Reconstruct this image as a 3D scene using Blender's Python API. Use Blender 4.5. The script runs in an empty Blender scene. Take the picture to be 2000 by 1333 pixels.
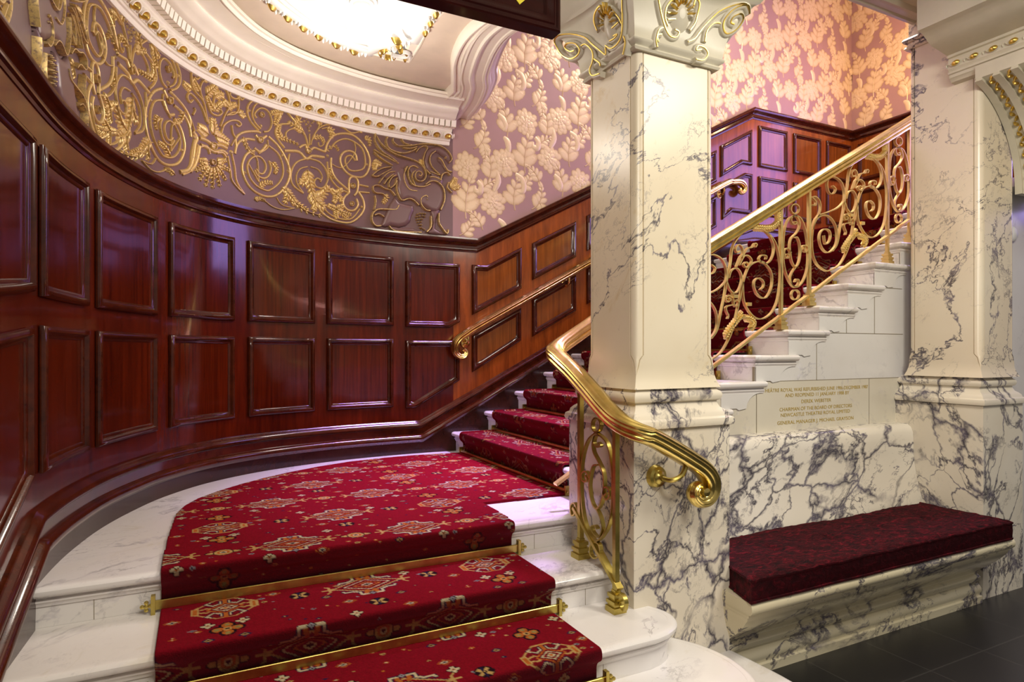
import bpy, math, random
import numpy as np
from mathutils import Vector
random.seed(7); rng = np.random.RandomState(5)
ZO = 1.54                      # eye height; geometry is measured relative to the eye level
sc = bpy.context.scene
COL = sc.collection
PI = math.pi
def L3(c): return tuple(((v/255)/12.92 if v/255 <= .04045 else ((v/255+.055)/1.055)**2.4) for v in c)

# ------------------------------------------------------------------ materials
class NT:
    def __init__(s, name):
        s.m = bpy.data.materials.new(name); s.m.use_nodes = True
        s.t = s.m.node_tree; s.b = s.t.nodes['Principled BSDF']
    def n(s, typ, **kw):
        nd = s.t.nodes.new(typ)
        for k, v in kw.items():
            if k in ('operation', 'blend_type', 'data_type', 'feature', 'distance', 'attribute_name', 'noise_dimensions', 'wave_type', 'bands_direction', 'voronoi_dimensions', 'noise_type', 'use_clamp','normalize'):
                setattr(nd, k, v)
            else:
                nd.inputs[k.replace('_', ' ') if k.replace('_', ' ') in nd.inputs else k].default_value = v
        return nd
    def l(s, a, b): s.t.links.new(a, b)
    def set(s, **kw):
        for k, v in kw.items():
            s.b.inputs[k.replace('_', ' ')].default_value = v
def coords(t, scale=(1, 1, 1), rot=(0, 0, 0), tex=False):
    g = t.n('ShaderNodeNewGeometry'); mp = t.n('ShaderNodeMapping')
    if tex: mp.vector_type = 'TEXTURE'
    mp.inputs['Scale'].default_value = scale; mp.inputs['Rotation'].default_value = rot
    t.l(g.outputs['Position'], mp.inputs['Vector']); return mp.outputs['Vector']
def ramp(t, fac, stops):
    r = t.n('ShaderNodeValToRGB'); cr = r.color_ramp
    while len(cr.elements) > 1: cr.elements.remove(cr.elements[-1])
    cr.elements[0].position = stops[0][0]; cr.elements[0].color = (*stops[0][1], 1)
    for p, c in stops[1:]:
        e = cr.elements.new(p); e.color = (*c, 1)
    t.l(fac, r.inputs['Fac']); return r.outputs['Color']
def noise(t, vec, scale, detail=4, rough=.55, dist=0):
    n = t.n('ShaderNodeTexNoise', Scale=scale, Detail=detail, Roughness=rough, Distortion=dist)
    t.l(vec, n.inputs['Vector']); return n.outputs['Fac']
def math_(t, op, a, b=None, clamp=False):
    m = t.n('ShaderNodeMath', operation=op, use_clamp=clamp)
    for i, v in enumerate((a, b)):
        if v is None: continue
        if isinstance(v, (int, float)): m.inputs[i].default_value = v
        else: t.l(v, m.inputs[i])
    return m.outputs[0]
def mixc(t, f, a, b, mode='MIX'):
    m = t.n('ShaderNodeMix', data_type='RGBA', blend_type=mode)
    for i, v in ((0, f), (6, a), (7, b)):
        if isinstance(v, (int, float)): m.inputs[i].default_value = v
        elif isinstance(v, tuple): m.inputs[i].default_value = (*v, 1)
        else: t.l(v, m.inputs[i])
    return m.outputs[2]
def bump(t, h, strength=.3, dist=.002):
    b = t.n('ShaderNodeBump', Strength=strength, Distance=dist); t.l(h, b.inputs['Height']); t.l(b.outputs[0], t.b.inputs['Normal'])

def marble(name, base, base2, vein, scale=2.5, width=.02, cover=.5, rough=.14, strength=1, fine=.5, rot=(0, 0, 0), stain=None, cell=0, stretch=(1, 1, 1)):
    t = NT(name); v = coords(t, stretch, rot, True)
    wn = t.n('ShaderNodeTexNoise', Scale=scale*1.6, Detail=5, Roughness=.6); t.l(v, wn.inputs['Vector'])
    add = t.n('ShaderNodeMix', data_type='VECTOR'); add.inputs[0].default_value = .16/scale*2.0
    t.l(v, add.inputs[4]); t.l(wn.outputs['Color'], add.inputs[5]); vv = add.outputs[1]
    cloud = noise(t, v, scale*.8, 3)
    col = mixc(t, ramp(t, cloud, [(.35, (0, 0, 0)), (.65, (1, 1, 1))]), base, base2)
    wmod = ramp(t, noise(t, v, scale*1.1, 4, .6, .3), [(.34, (.22,)*3), (.52, (.8,)*3), (.70, (1.9,)*3)])
    # long branching veins: ridges of a warped noise, kept only where a second noise is high
    def ridge(sca, w, seed):
        mp = t.n('ShaderNodeMapping'); mp.inputs['Location'].default_value = (seed, seed*.7, -seed); t.l(vv, mp.inputs['Vector'])
        n = noise(t, mp.outputs[0], sca, 7, .62, .35)
        d = math_(t, 'ABSOLUTE', math_(t, 'SUBTRACT', n, .5))
        return math_(t, 'SUBTRACT', 1.0, math_(t, 'DIVIDE', d, math_(t, 'MULTIPLY', wmod, w)), clamp=True)
    mask = ramp(t, noise(t, v, scale*.55, 4, .6, .6), [(.62-cover*.3, (0, 0, 0)), (.74-cover*.3, (1, 1, 1))])
    mask2 = ramp(t, noise(t, v, scale*1.3, 3), [(.45, (0, 0, 0)), (.6, (1, 1, 1))])
    r1 = math_(t, 'MULTIPLY', ridge(scale*.9, width, 3.1), mask)
    r2 = math_(t, 'MULTIPLY', ridge(scale*2.4, width*.9, 9.7), math_(t, 'MULTIPLY', mask, mask2))
    r3 = math_(t, 'MULTIPLY', math_(t, 'MULTIPLY', ridge(scale*3.1, width*.35, 21.3), mask2), fine)
    tot = math_(t, 'MAXIMUM', math_(t, 'MAXIMUM', r1, r2), r3)
    if cell:
        vo = t.n('ShaderNodeTexVoronoi', feature='DISTANCE_TO_EDGE', Scale=scale*cell); 
        w2 = t.n('ShaderNodeTexNoise', Scale=scale*3.5, Detail=4); t.l(v, w2.inputs['Vector'])
        a2 = t.n('ShaderNodeMix', data_type='VECTOR'); a2.inputs[0].default_value = .13; t.l(vv, a2.inputs[4]); t.l(w2.outputs['Color'], a2.inputs[5])
        t.l(a2.outputs[1], vo.inputs['Vector'])
        vw = math_(t, 'MULTIPLY', ramp(t, noise(t, v, scale*2.2, 3), [(.35, (.012,)*3), (.7, (.10,)*3)]), 1.0)
        ce = math_(t, 'SUBTRACT', 1.0, math_(t, 'DIVIDE', vo.outputs['Distance'], vw), clamp=True)
        tot = math_(t, 'MAXIMUM', tot, math_(t, 'MULTIPLY', ce, mask))
    fac = math_(t, 'MULTIPLY', tot, strength, clamp=True)
    vc = mixc(t, ramp(t, noise(t, v, scale*6, 3), [(.4, (0, 0, 0)), (.65, (1, 1, 1))]), vein, tuple(min(1, x*2.4+.02) for x in vein))
    col = mixc(t, fac, col, vc)
    if stain:
        sm = ramp(t, noise(t, v, scale*1.7, 6, .7, 1.2), [(.58, (0, 0, 0)), (.7, (1, 1, 1))])
        col = mixc(t, math_(t, 'MULTIPLY', sm, .55), col, stain)
    t.l(col, t.b.inputs['Base Color'])
    t.set(Roughness=rough, IOR=1.5); t.b.inputs['Specular IOR Level'].default_value = .5
    return t.m
def wood(name, c1, c2, rough=.2, grain=(14, 14, 1.2), coat=.35):
    t = NT(name); v = coords(t, grain)
    n = noise(t, v, 1.6, 8, .7, .4); n2 = noise(t, coords(t, (1.3, 1.3, .7)), 1.2, 3)
    f = math_(t, 'ADD', math_(t, 'MULTIPLY', n, .75), math_(t, 'MULTIPLY', n2, .35))
    t.l(ramp(t, f, [(.33, c1), (.62, c2), (.8, tuple(x*1.5 for x in c2))]), t.b.inputs['Base Color'])
    t.set(Roughness=rough); t.b.inputs['Coat Weight'].default_value = coat; t.b.inputs['Coat Roughness'].default_value = .07
    t.b.inputs['Specular IOR Level'].default_value = .3
    bump(t, noise(t, coords(t, (3, 3, 2)), 2.0, 2), .25, .006)
    return t.m
def metal(name, c, rough=.25, var=.12, dark=.5):
    t = NT(name); v = coords(t, (1, 1, 1)); n = noise(t, v, 14, 5, .6)
    t.l(ramp(t, n, [(.3, tuple(x*dark for x in c)), (.6, c)]), t.b.inputs['Base Color'])
    t.set(Metallic=1.0)
    rr = t.n('ShaderNodeMapRange'); rr.inputs[3].default_value = rough; rr.inputs[4].default_value = rough+var
    t.l(n, rr.inputs[0]); t.l(rr.outputs[0], t.b.inputs['Roughness'])
    return t.m
def plain(name, c, rough=.5, metallic=0, var=.06, scale=8, sheen=0, spec=.5, bmp=0):
    t = NT(name); v = coords(t); n = noise(t, v, scale, 4)
    t.l(ramp(t, n, [(.3, tuple(x*(1-var) for x in c)), (.7, tuple(min(1, x*(1+var)) for x in c))]), t.b.inputs['Base Color'])
    t.set(Roughness=rough, Metallic=metallic); t.b.inputs['Specular IOR Level'].default_value = spec
    if sheen: t.b.inputs['Sheen Weight'].default_value = sheen
    if bmp: bump(t, noise(t, v, scale*20, 3), bmp, .002)
    return t.m
CREAM = (.80, .73, .58); CREAM2 = (.70, .62, .47); VEIN = (.045, .038, .06)
M = {}
M['ped'] = marble('breccia_marble', (.80, .75, .64), (.73, .66, .53), VEIN, 2.3, .024, 1.0, .12, 1, .5, (.4, .5, 1.7), cell=2.2, stretch=(1, 1, 1.6))
M['shaft'] = marble('column_marble', (.78, .70, .54), (.70, .61, .44), (.06, .05, .07), 1.9, .012, .74, .34, 1, .7, (.9, .35, .4), stain=(.55, .36, .08), stretch=(1, 1, 1.9))
M['pier'] = marble('pier_marble', (.76, .69, .55), (.72, .62, .47), (.06, .05, .07), 1.6, .014, .66, .26, 1, .5, (.9, .9, .2), stretch=(1, 1, 1.9))
M['bench'] = marble('bench_marble', (.82, .78, .69), (.78, .72, .60), VEIN, 1.9, .022, .85, .13, 1, .6, (.1, 1.2, .3), cell=3.0, stretch=(1, 1, 1.9))
M['seat'] = marble('seat_marble', (.74, .68, .50), (.66, .59, .40), VEIN, 2.1, .028, 1.0, .16, 1, .5, (.1, 1.2, .3), stretch=(1, 1, 1.8))
M['step'] = marble('step_marble', (.82, .80, .79), (.76, .72, .67), (.28, .26, .27), 2.2, .020, .75, .2, .62, .5, (.2, 1.2, .9), stretch=(1, 1, 1.8), stain=(.62, .55, .42))
M['wallm'] = marble('wall_marble', (.72, .71, .69), (.66, .64, .61), (.30, .29, .31), 2.0, .014, .55, .22, .7, .4, (.2, .4, .1))
M['insc'] = marble('inscribed_marble', (.68, .64, .53), (.63, .58, .47), (.30, .28, .28), 2.6, .012, .45, .3, .6, .4, (.4, .4, .1))
M['mortar'] = plain('mortar', (.28, .24, .17), .9)
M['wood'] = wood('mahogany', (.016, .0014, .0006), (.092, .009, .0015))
M['wood_lit'] = wood('mahogany_flight_lit', (.07, .012, .002), (.26, .060, .008))  # same mahogany, with the flight's warm light put into a brighter, oranger colour
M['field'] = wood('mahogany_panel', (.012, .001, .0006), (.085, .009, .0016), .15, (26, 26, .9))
M['field_lit'] = wood('mahogany_panel_flight_lit', (.055, .012, .002), (.22, .060, .007), .15, (26, 26, .9))  # panel wood likewise coloured as if under the warm light of the flight
M['mould'] = wood('mahogany_moulding_shaded', (.012, .002, .001), (.065, .011, .003), .16, (9, 9, 9))  # dark brown mouldings, deepened further in place of missing groove shadows
M['skirt'] = wood('dark_skirting', (.012, .004, .003), (.035, .010, .006), .25, (5, 5, 5))
M['sign'] = wood('dark_sign_wood', (.010, .002, .002), (.030, .004, .003), .2, (2, 8, 8))
M['brass'] = metal('polished_brass', (.88, .68, .22), .17, .12, .72)
M['brass2'] = metal('aged_brass', (.62, .49, .13), .24, .15, .7)
M['gilt'] = metal('gilt_scrollwork', (.90, .70, .30), .42, .12, .8)
M['gold'] = metal('gold_leaf', (.86, .62, .16), .26, .14, .7)
M['paper'] = plain('mauve_wallpaper', (.37, .215, .195), .5, 0, .05, 3)
def motif_mat():
    t = NT('cream_gold_motif'); a = t.n('ShaderNodeAttribute', attribute_name='rel'); n = noise(t, coords(t), 120, 3)
    f = math_(t, 'ADD', a.outputs['Fac'], math_(t, 'MULTIPLY', math_(t, 'SUBTRACT', n, .5), .5))
    t.l(ramp(t, f, [(.05, (.33, .20, .10)), (.28, (.58, .41, .22)), (.75, (.72, .56, .34))]), t.b.inputs['Base Color']); t.set(Roughness=.42, Metallic=.15); return t.m
M['motif'] = motif_mat()
M['frieze'] = plain('mauve_frieze_paint', (.165, .088, .086), .45, 0, .07, 5)
def relief_mat():
    t = NT('gilded_relief'); g = t.n('ShaderNodeNewGeometry'); v = coords(t)
    n = noise(t, v, 70, 4, .7); a = t.n('ShaderNodeAttribute', attribute_name='rel')
    f = math_(t, 'ADD', math_(t, 'MULTIPLY', a.outputs['Fac'], 1.0), math_(t, 'MULTIPLY', math_(t, 'SUBTRACT', n, .5), 1.1))
    fm = ramp(t, f, [(.30, (0, 0, 0)), (.55, (1, 1, 1))])
    t.l(mixc(t, fm, (.17, .092, .086), (.66, .47, .18)), t.b.inputs['Base Color'])
    t.l(math_(t, 'MULTIPLY', fm, .45), t.b.inputs['Metallic']); t.set(Roughness=.36); return t.m
M['relief'] = relief_mat()
M['plaster'] = plain('warm_white_plaster', (.90, .84, .74), .5, 0, .03)
M['plaster_shade'] = plain('shaded_plaster', (.74, .63, .52), .5, 0, .05)  # plaster darkened to tan: the shade of the ceiling recess put into colour
M['plaster_grey'] = plain('pale_olive_plaster', (.62, .58, .46), .42, 0, .05)
M['ceilw'] = plain('white_ceiling_paint', (.76, .75, .74), .6, 0, .02)
def tile():
    t = NT('black_floor_tiles'); v = coords(t, (1, 1, 1), (0, 0, .0))
    b = t.n('ShaderNodeTexBrick'); b.offset = 0; b.inputs['Scale'].default_value = 1; b.inputs['Brick Width'].default_value = .45; b.inputs['Row Height'].default_value = .45
    b.inputs['Mortar Size'].default_value = .004; b.inputs['Color1'].default_value = (.010, .010, .010, 1); b.inputs['Color2'].default_value = (.014, .013, .012, 1); b.inputs['Mortar'].default_value = (.035, .033, .03, 1)
    t.l(v, b.inputs['Vector']); n = noise(t, v, 60, 5, .7)
    t.l(mixc(t, math_(t, 'MULTIPLY', n, .5), b.outputs['Color'], (.02, .019, .018)), t.b.inputs['Base Color'])
    t.set(Roughness=.32); return t.m
M['floor'] = tile()
def nap(t, axis, n, st, di, k=1.25):
    # pile laid in one direction, so the lit direction of the fibres leans that way
    g = t.n('ShaderNodeNewGeometry'); cx = t.n('ShaderNodeVectorMath', operation='CROSS_PRODUCT'); cx.inputs[0].default_value = axis; t.l(g.outputs['Normal'], cx.inputs[1])
    s1 = t.n('ShaderNodeVectorMath', operation='SCALE'); s1.inputs['Scale'].default_value = k; t.l(cx.outputs[0], s1.inputs[0])
    ad = t.n('ShaderNodeVectorMath', operation='ADD'); t.l(s1.outputs[0], ad.inputs[0]); t.l(g.outputs['Normal'], ad.inputs[1])
    no = t.n('ShaderNodeVectorMath', operation='NORMALIZE'); t.l(ad.outputs[0], no.inputs[0])
    b = t.n('ShaderNodeBump', Strength=st, Distance=di); t.l(n, b.inputs['Height']); t.l(no.outputs[0], b.inputs['Normal']); t.l(b.outputs[0], t.b.inputs['Normal'])
def carpet_mat(name, axis):
    t = NT(name); a = t.n('ShaderNodeAttribute', attribute_name='pat')
    n = noise(t, coords(t), 260, 3, .6)
    t.l(mixc(t, math_(t, 'MULTIPLY', n, .45), a.outputs['Color'], (.02, 0, 0)), t.b.inputs['Base Color'])
    t.set(Roughness=.95); t.b.inputs['Specular IOR Level'].default_value = .12
    t.b.inputs['Sheen Weight'].default_value = .25; t.b.inputs['Sheen Roughness'].default_value = .4; t.b.inputs['Sheen Tint'].default_value = (1, .15, .25, 1)
    # the pile is laid down the run, so the lit direction of the fibres leans that way
    g = t.n('ShaderNodeNewGeometry'); cx = t.n('ShaderNodeVectorMath', operation='CROSS_PRODUCT'); cx.inputs[0].default_value = axis; t.l(g.outputs['Normal'], cx.inputs[1])
    s1 = t.n('ShaderNodeVectorMath', operation='SCALE'); s1.inputs['Scale'].default_value = 1.25; t.l(cx.outputs[0], s1.inputs[0])
    ad = t.n('ShaderNodeVectorMath', operation='ADD'); t.l(s1.outputs[0], ad.inputs[0]); t.l(g.outputs['Normal'], ad.inputs[1])
    no = t.n('ShaderNodeVectorMath', operation='NORMALIZE'); t.l(ad.outputs[0], no.inputs[0])
    b = t.n('ShaderNodeBump', Strength=.5, Distance=.003); t.l(n, b.inputs['Height']); t.l(no.outputs[0], b.inputs['Normal']); t.l(b.outputs[0], t.b.inputs['Normal']); return t.m
M['carpet'] = carpet_mat('patterned_red_carpet', (1, 0, 0)); M['carpet_up'] = carpet_mat('patterned_red_runner', (0, -1, 0))
def velvet():
    t = NT('crushed_red_velvet'); v = coords(t, (1, 1, 1)); n = noise(t, coords(t, (14, 26, 20)), 1.5, 6, .7, .8)
    t.l(ramp(t, n, [(.36, (.006, .0003, .001)), (.55, (.055, .001, .004)), (.74, (.24, .006, .018))]), t.b.inputs['Base Color'])
    t.set(Roughness=.8); t.b.inputs['Specular IOR Level'].default_value = .2
    t.b.inputs['Sheen Weight'].default_value = .15; t.b.inputs['Sheen Roughness'].default_value = .35; t.b.inputs['Sheen Tint'].default_value = (.8, .05, .12, 1)
    nap(t, (1, 0, 0), n, .7, .01); return t.m
M['velvet'] = velvet()
def glow(name, c, s):
    t = NT(name); t.b.inputs['Base Color'].default_value = (*c, 1); t.b.inputs['Emission Color'].default_value = (*c, 1); t.b.inputs['Emission Strength'].default_value = s; return t.m
M['globe'] = glow('lit_opal_glass', (1, .95, .88), 6)
M['letter'] = plain('gilt_lettering', (.46, .33, .05), .45, .3)
M['yellow'] = plain('yellow_sign_paint', (.85, .72, .05), .4)

# ------------------------------------------------------------------ mesh tools
WORLD = {}
class MB:
    def __init__(s): s.v = []; s.f = []; s.n = 0; s.att = []
    def add(s, v, f, att=None):
        v = np.asarray(v, float).reshape(-1, 3); s.v.append(v)
        for q in f: s.f.append(tuple(int(i)+s.n for i in q))
        s.att.append(np.full(len(v), 0.) if att is None else np.asarray(att, float)); s.n += len(v); return s
def obj(name, mb, mat, parent=None, smooth=True, angle=40, kind=None, label=None, cat=None, group=None, att=None):
    V = np.vstack(mb.v) + np.array([0, 0, ZO])
    lo, hi = V.min(0), V.max(0); c = np.array([(lo[0]+hi[0])/2, (lo[1]+hi[1])/2, lo[2]])
    me = bpy.data.meshes.new(name); me.from_pydata((V-c).tolist(), [], mb.f); me.update()
    mats = mat if isinstance(mat, list) else [mat]
    for m in mats: me.materials.append(m)
    if smooth:
        me.polygons.foreach_set('use_smooth', [True]*len(me.polygons))
        try: me.set_sharp_from_angle(angle=math.radians(angle))
        except Exception: pass
    if att:
        a = me.attributes.new(att, 'FLOAT', 'POINT'); a.data.foreach_set('value', np.concatenate(mb.att))
    o = bpy.data.objects.new(name, me); COL.objects.link(o)
    pw = np.array(WORLD[parent.name]) if parent else np.zeros(3)
    if parent: o.parent = parent
    o.location = tuple(c-pw); WORLD[o.name] = c
    tag(o, label, cat, group, kind); return o
def tag(o, label=None, cat=None, group=None, kind=None):
    if label: o['label'] = label
    if cat: o['category'] = cat
    if group: o['group'] = group
    if kind: o['kind'] = kind
    return o
def empty(name, p, label=None, cat=None, group=None, kind=None):
    o = bpy.data.objects.new(name, None); COL.objects.link(o); o.empty_display_size = .05
    c = np.array([p[0], p[1], p[2]+ZO]); o.location = tuple(c); WORLD[o.name] = c
    return tag(o, label, cat, group, kind)
def dup(root, off, label=None):
    def cp(o, par):
        c = o.copy(); COL.objects.link(c); c.parent = par
        for ch in [x for x in bpy.data.objects if x.parent == o and x != c]: cp(ch, c)
        return c
    r = cp(root, None); r.location = Vector(root.location)+Vector(off); WORLD[r.name] = np.array(r.location)
    if label: r['label'] = label
    return r
def box(mb, x0, x1, y0, y1, z0, z1):
    v = [(x, y, z) for x in (x0, x1) for y in (y0, y1) for z in (z0, z1)]
    return mb.add(v, [(0, 1, 3, 2), (4, 6, 7, 5), (0, 4, 5, 1), (2, 3, 7, 6), (0, 2, 6, 4), (1, 5, 7, 3)])
def grid_faces(n, m, cu=False, cv=False):
    F = []
    for i in range(n if cu else n-1):
        for j in range(m if cv else m-1):
            a = i*m+j; b = ((i+1) % n)*m+j; c = ((i+1) % n)*m+(j+1) % m; d = i*m+(j+1) % m
            F.append((a, b, c, d))
    return F
def sweep_h(mb, path, prof, closed=False, caps=True, loopprof=True):
    """sweep a section (o to the right of the direction, z up) along a path, mitred"""
    P_ = np.array(path, float); n = len(P_)
    if P_.shape[1] == 2: P_ = np.c_[P_, np.zeros(n)]
    d = []
    for i in range(n):
        def seg(a, b):
            t = P_[b][:2]-P_[a][:2]; return t/(np.hypot(*t)+1e-12)
        if closed: t0 = seg(i-1, i); t1 = seg(i, (i+1) % n)
        else: t0 = seg(max(i-1, 0), max(i, 1)) if i > 0 else seg(0, 1); t1 = seg(i, i+1) if i < n-1 else t0
        n0 = np.array([t0[1], -t0[0]]); n1 = np.array([t1[1], -t1[0]]); b = n0+n1; L = np.dot(b, b)/2
        d.append(b/max(L, .25))
    pr = np.array(prof, float); m = len(pr)
    V = np.array([[P_[i][0]+d[i][0]*o, P_[i][1]+d[i][1]*o, P_[i][2]+z] for i in range(n) for o, z in pr])
    F = grid_faces(n, m, closed, loopprof)
    if caps and not closed: F += [tuple(range(m)), tuple(range(n*m-1, (n-1)*m-1, -1))]
    return mb.add(V, F)
def sweep_s(mb, path, sides, sec, closed=False, caps=True, scale=None):
    """section (a along side, b along side x T) with a side vector per point"""
    P_ = np.array(path, float); n = len(P_); S_ = np.array(sides, float)
    if S_.ndim == 1: S_ = np.tile(S_, (n, 1))
    T = np.gradient(P_, axis=0)
    if closed: T = np.roll(P_, -1, 0)-np.roll(P_, 1, 0)
    T /= np.linalg.norm(T, axis=1)[:, None]+1e-12
    S_ = S_-T*(S_*T).sum(1)[:, None]; S_ /= np.linalg.norm(S_, axis=1)[:, None]+1e-12
    U = np.cross(S_, T); m = len(sec); V = []
    for i in range(n):
        k = 1 if scale is None else scale[i]
        for a, b in sec: V.append(P_[i]+S_[i]*a*k+U[i]*b*k)
    F = grid_faces(n, m, closed, True)
    if caps and not closed: F += [tuple(range(m)), tuple(range(n*m-1, (n-1)*m-1, -1))]
    return mb.add(V, F)
def circ(r, n=8, ry=None): return [(r*math.cos(2*PI*i/n), (ry or r)*math.sin(2*PI*i/n)) for i in range(n)]
def cr(pts, k=5):
    p = np.array(pts, float); m = len(p); out = []
    if m == 2: return np.array([p[0]+(p[1]-p[0])*t for t in np.linspace(0, 1, k+1)])
    for i in range(m-1):
        p0 = p[max(i-1, 0)]; p1 = p[i]; p2 = p[i+1]; p3 = p[min(i+2, m-1)]
        for j in range(k):
            t = j/k; out.append(.5*((2*p1)+(-p0+p2)*t+(2*p0-5*p1+4*p2-p3)*t*t+(-p0+3*p1-3*p2+p3)*t**3))
    out.append(p[-1]); return np.array(out)
def ribbon(mb, pts, sec, mapf, k=4, taper=None, att=0.):
    """stroke in a surface's own (u,v); section (a across, o off the surface)"""
    p = cr(pts, k); n = len(p); T = np.gradient(p, axis=0); T /= np.linalg.norm(T, axis=1)[:, None]+1e-12
    m = len(sec); V = []; A = []
    for i in range(n):
        w = 1 if taper is None else taper(i/(n-1))
        for a, o in sec:
            V.append(mapf(p[i][0]-T[i][1]*a*w, p[i][1]+T[i][0]*a*w, o*(w if taper else 1))); A.append(att)
    F = grid_faces(n, m, False, True)+[tuple(range(m)), tuple(range(n*m-1, (n-1)*m-1, -1))]
    return mb.add(V, F, A)
def dome(mb, u, v, ru, rv, h, mapf, ang=0, n=12, rings=3, base=-.004, att=.5, sharp=0, grad=0):
    V = []; ca, sa = math.cos(ang), math.sin(ang)
    for r in range(rings, 0, -1):
        f = r/rings; o = base+(h-base)*math.cos(f*PI/2)**(.8)
        for i in range(n):
            t = 2*PI*i/n; x = ru*f*math.cos(t); y = rv*f*math.sin(t)
            if sharp: y *= (1-sharp*max(0, math.cos(t))**2)*1.0
            V.append(mapf(u+x*ca-y*sa, v+x*sa+y*ca, o))
    V.append(mapf(u, v, h)); F = grid_faces(rings, n, False, True); A_ = [att*(1-grad*(r/rings)**2) for r in range(rings, 0, -1) for _ in range(n)]+[att]
    c = len(V)-1; b = (rings-1)*n
    F += [(b+i, b+(i+1) % n, c) for i in range(n)]
    return mb.add(V, F, A_)
def lathe(mb, prof, c, n=24, axis='z'):
    V = []
    for r, h in prof:
        for i in range(n):
            a = 2*PI*i/n; x, y = r*math.cos(a), r*math.sin(a)
            V.append((c[0]+x, c[1]+y, c[2]+h) if axis == 'z' else (c[0]+x, c[1]+h, c[2]+y) if axis == 'y' else (c[0]+h, c[1]+x, c[2]+y))
    m = len(prof); F = grid_faces(m, n, False, True)+[tuple(range(n)), tuple(range(m*n-1, (m-1)*n-1, -1))]
    return mb.add(V, F)
def poly_ext(mb, pts, z0, z1):
    n = len(pts); V = [(x, y, z0) for x, y in pts]+[(x, y, z1) for x, y in pts]
    return mb.add(V, [tuple(range(n-1, -1, -1)), tuple(range(n, 2*n))]+[(i, (i+1) % n, n+(i+1) % n, n+i) for i in range(n)])
def poly_y(mb, pts, y0, y1):       # outline in (x,z), thickness in y
    n = len(pts); V = [(x, y0, z) for x, z in pts]+[(x, y1, z) for x, z in pts]
    return mb.add(V, [tuple(range(n)), tuple(range(2*n-1, n-1, -1))]+[(i, n+i, n+(i+1) % n, (i+1) % n) for i in range(n)])

# ------------------------------------------------------------------ the long wall: curved apse, then the straight wall of the flight
Wc = np.array([(-.62, .2), (-.60, 1.0), (-.57, 1.7), (-.55, 2.1), (-.53, 2.5), (-.51, 2.85), (-.48, 3.1), (-.42, 3.4), (-.32, 3.70), (-.18, 4.00), (.06, 4.31), (.42, 4.56), (.93, 4.73), (1.45, 4.79), (1.85, 4.775), (2.05, 4.76)])
D_ = np.vstack([cr(Wc, 24), [[6.79, 4.76]]])
S_ = np.concatenate([[0], np.cumsum(np.hypot(*np.diff(D_, axis=0).T))]); S_ -= S_[-2]
tt = np.gradient(D_, axis=0); tt /= np.hypot(tt[:, 0], tt[:, 1])[:, None]
def wp(s): return np.array([np.interp(s, S_, D_[:, 0]), np.interp(s, S_, D_[:, 1])])
def wn(s):
    t = np.array([np.interp(s, S_, tt[:, 0]), np.interp(s, S_, tt[:, 1])]); t /= np.hypot(*t); return np.array([t[1], -t[0]])
def WM(s, z, o=0):
    p = wp(s)+wn(s)*o; return (p[0], p[1], z)
def SM(s, z, o=0): return (6.79-o, 4.76-s, z)      # right-hand end wall, s from the corner towards the camera
def srange(a, b, step=.06):
    n = max(1, int(math.ceil((b-a)/step))); return [a+(b-a)*i/n for i in range(n+1)]
def wall_sheet(mb, a, b, z0, z1, mapf=WM, o=0, step=.06):
    f0 = z0 if callable(z0) else (lambda s: z0); f1 = z1 if callable(z1) else (lambda s: z1)
    V = []
    for s in srange(a, b, step): V += [mapf(s, f0(s), o), mapf(s, f1(s), o)]
    return mb.add(V, grid_faces(len(V)//2, 2))
def frame(mb, poly, prof, mapf=WM):
    """mitred moulding round a polygon in (s,z); prof = (distance inwards, height off the wall)"""
    P_ = [np.array(p, float) for p in poly]; n = len(P_); ar = sum(P_[i][0]*P_[(i+1) % n][1]-P_[(i+1) % n][0]*P_[i][1] for i in range(n))
    if ar < 0: P_ = P_[::-1]
    ins = []
    for i in range(n):
        a = P_[i]-P_[i-1]; b = P_[(i+1) % n]-P_[i]; a /= np.hypot(*a); b /= np.hypot(*b)
        n0 = np.array([-a[1], a[0]]); n1 = np.array([-b[1], b[0]]); q = n0+n1; ins.append(q/max(np.dot(q, q)/2, .3))
    pts = []; 
    for i in range(n):
        j = (i+1) % n; L = np.hypot(*(P_[j]-P_[i])); k = max(1, int(L/.06))
        for t in range(k): pts.append((P_[i]+(P_[j]-P_[i])*t/k, ins[i]+(ins[j]-ins[i])*t/k))
    m = len(prof); V = [mapf(p[0]+q[0]*d, p[1]+q[1]*d, h) for p, q in pts for d, h in prof]
    return mb.add(V, grid_faces(len(pts), m, True, False))
def field(mb, poly, d, o, mapf=WM):
    P_ = np.array(poly, float); ss = P_[:, 0]; a, b = ss.min()+d, ss.max()-d; V = []
    def hit(s):
        zs = []
        for i in range(len(P_)):
            p, q = P_[i], P_[(i+1) % len(P_)]
            if abs(p[0]-q[0]) < 1e-6: continue
            t = (s-p[0])/(q[0]-p[0])
            if -1e-6 <= t <= 1+1e-6: zs.append(p[1]+(q[1]-p[1])*t)
        return min(zs)+d, max(zs)-d
    for s in srange(a, b, .04):
        z0, z1 = hit(min(max(s, ss.min()+.001), ss.max()-.001)); V += [mapf(s, z0, o), mapf(s, z1, o)]
    return mb.add(V, grid_faces(len(V)//2, 2))
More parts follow.
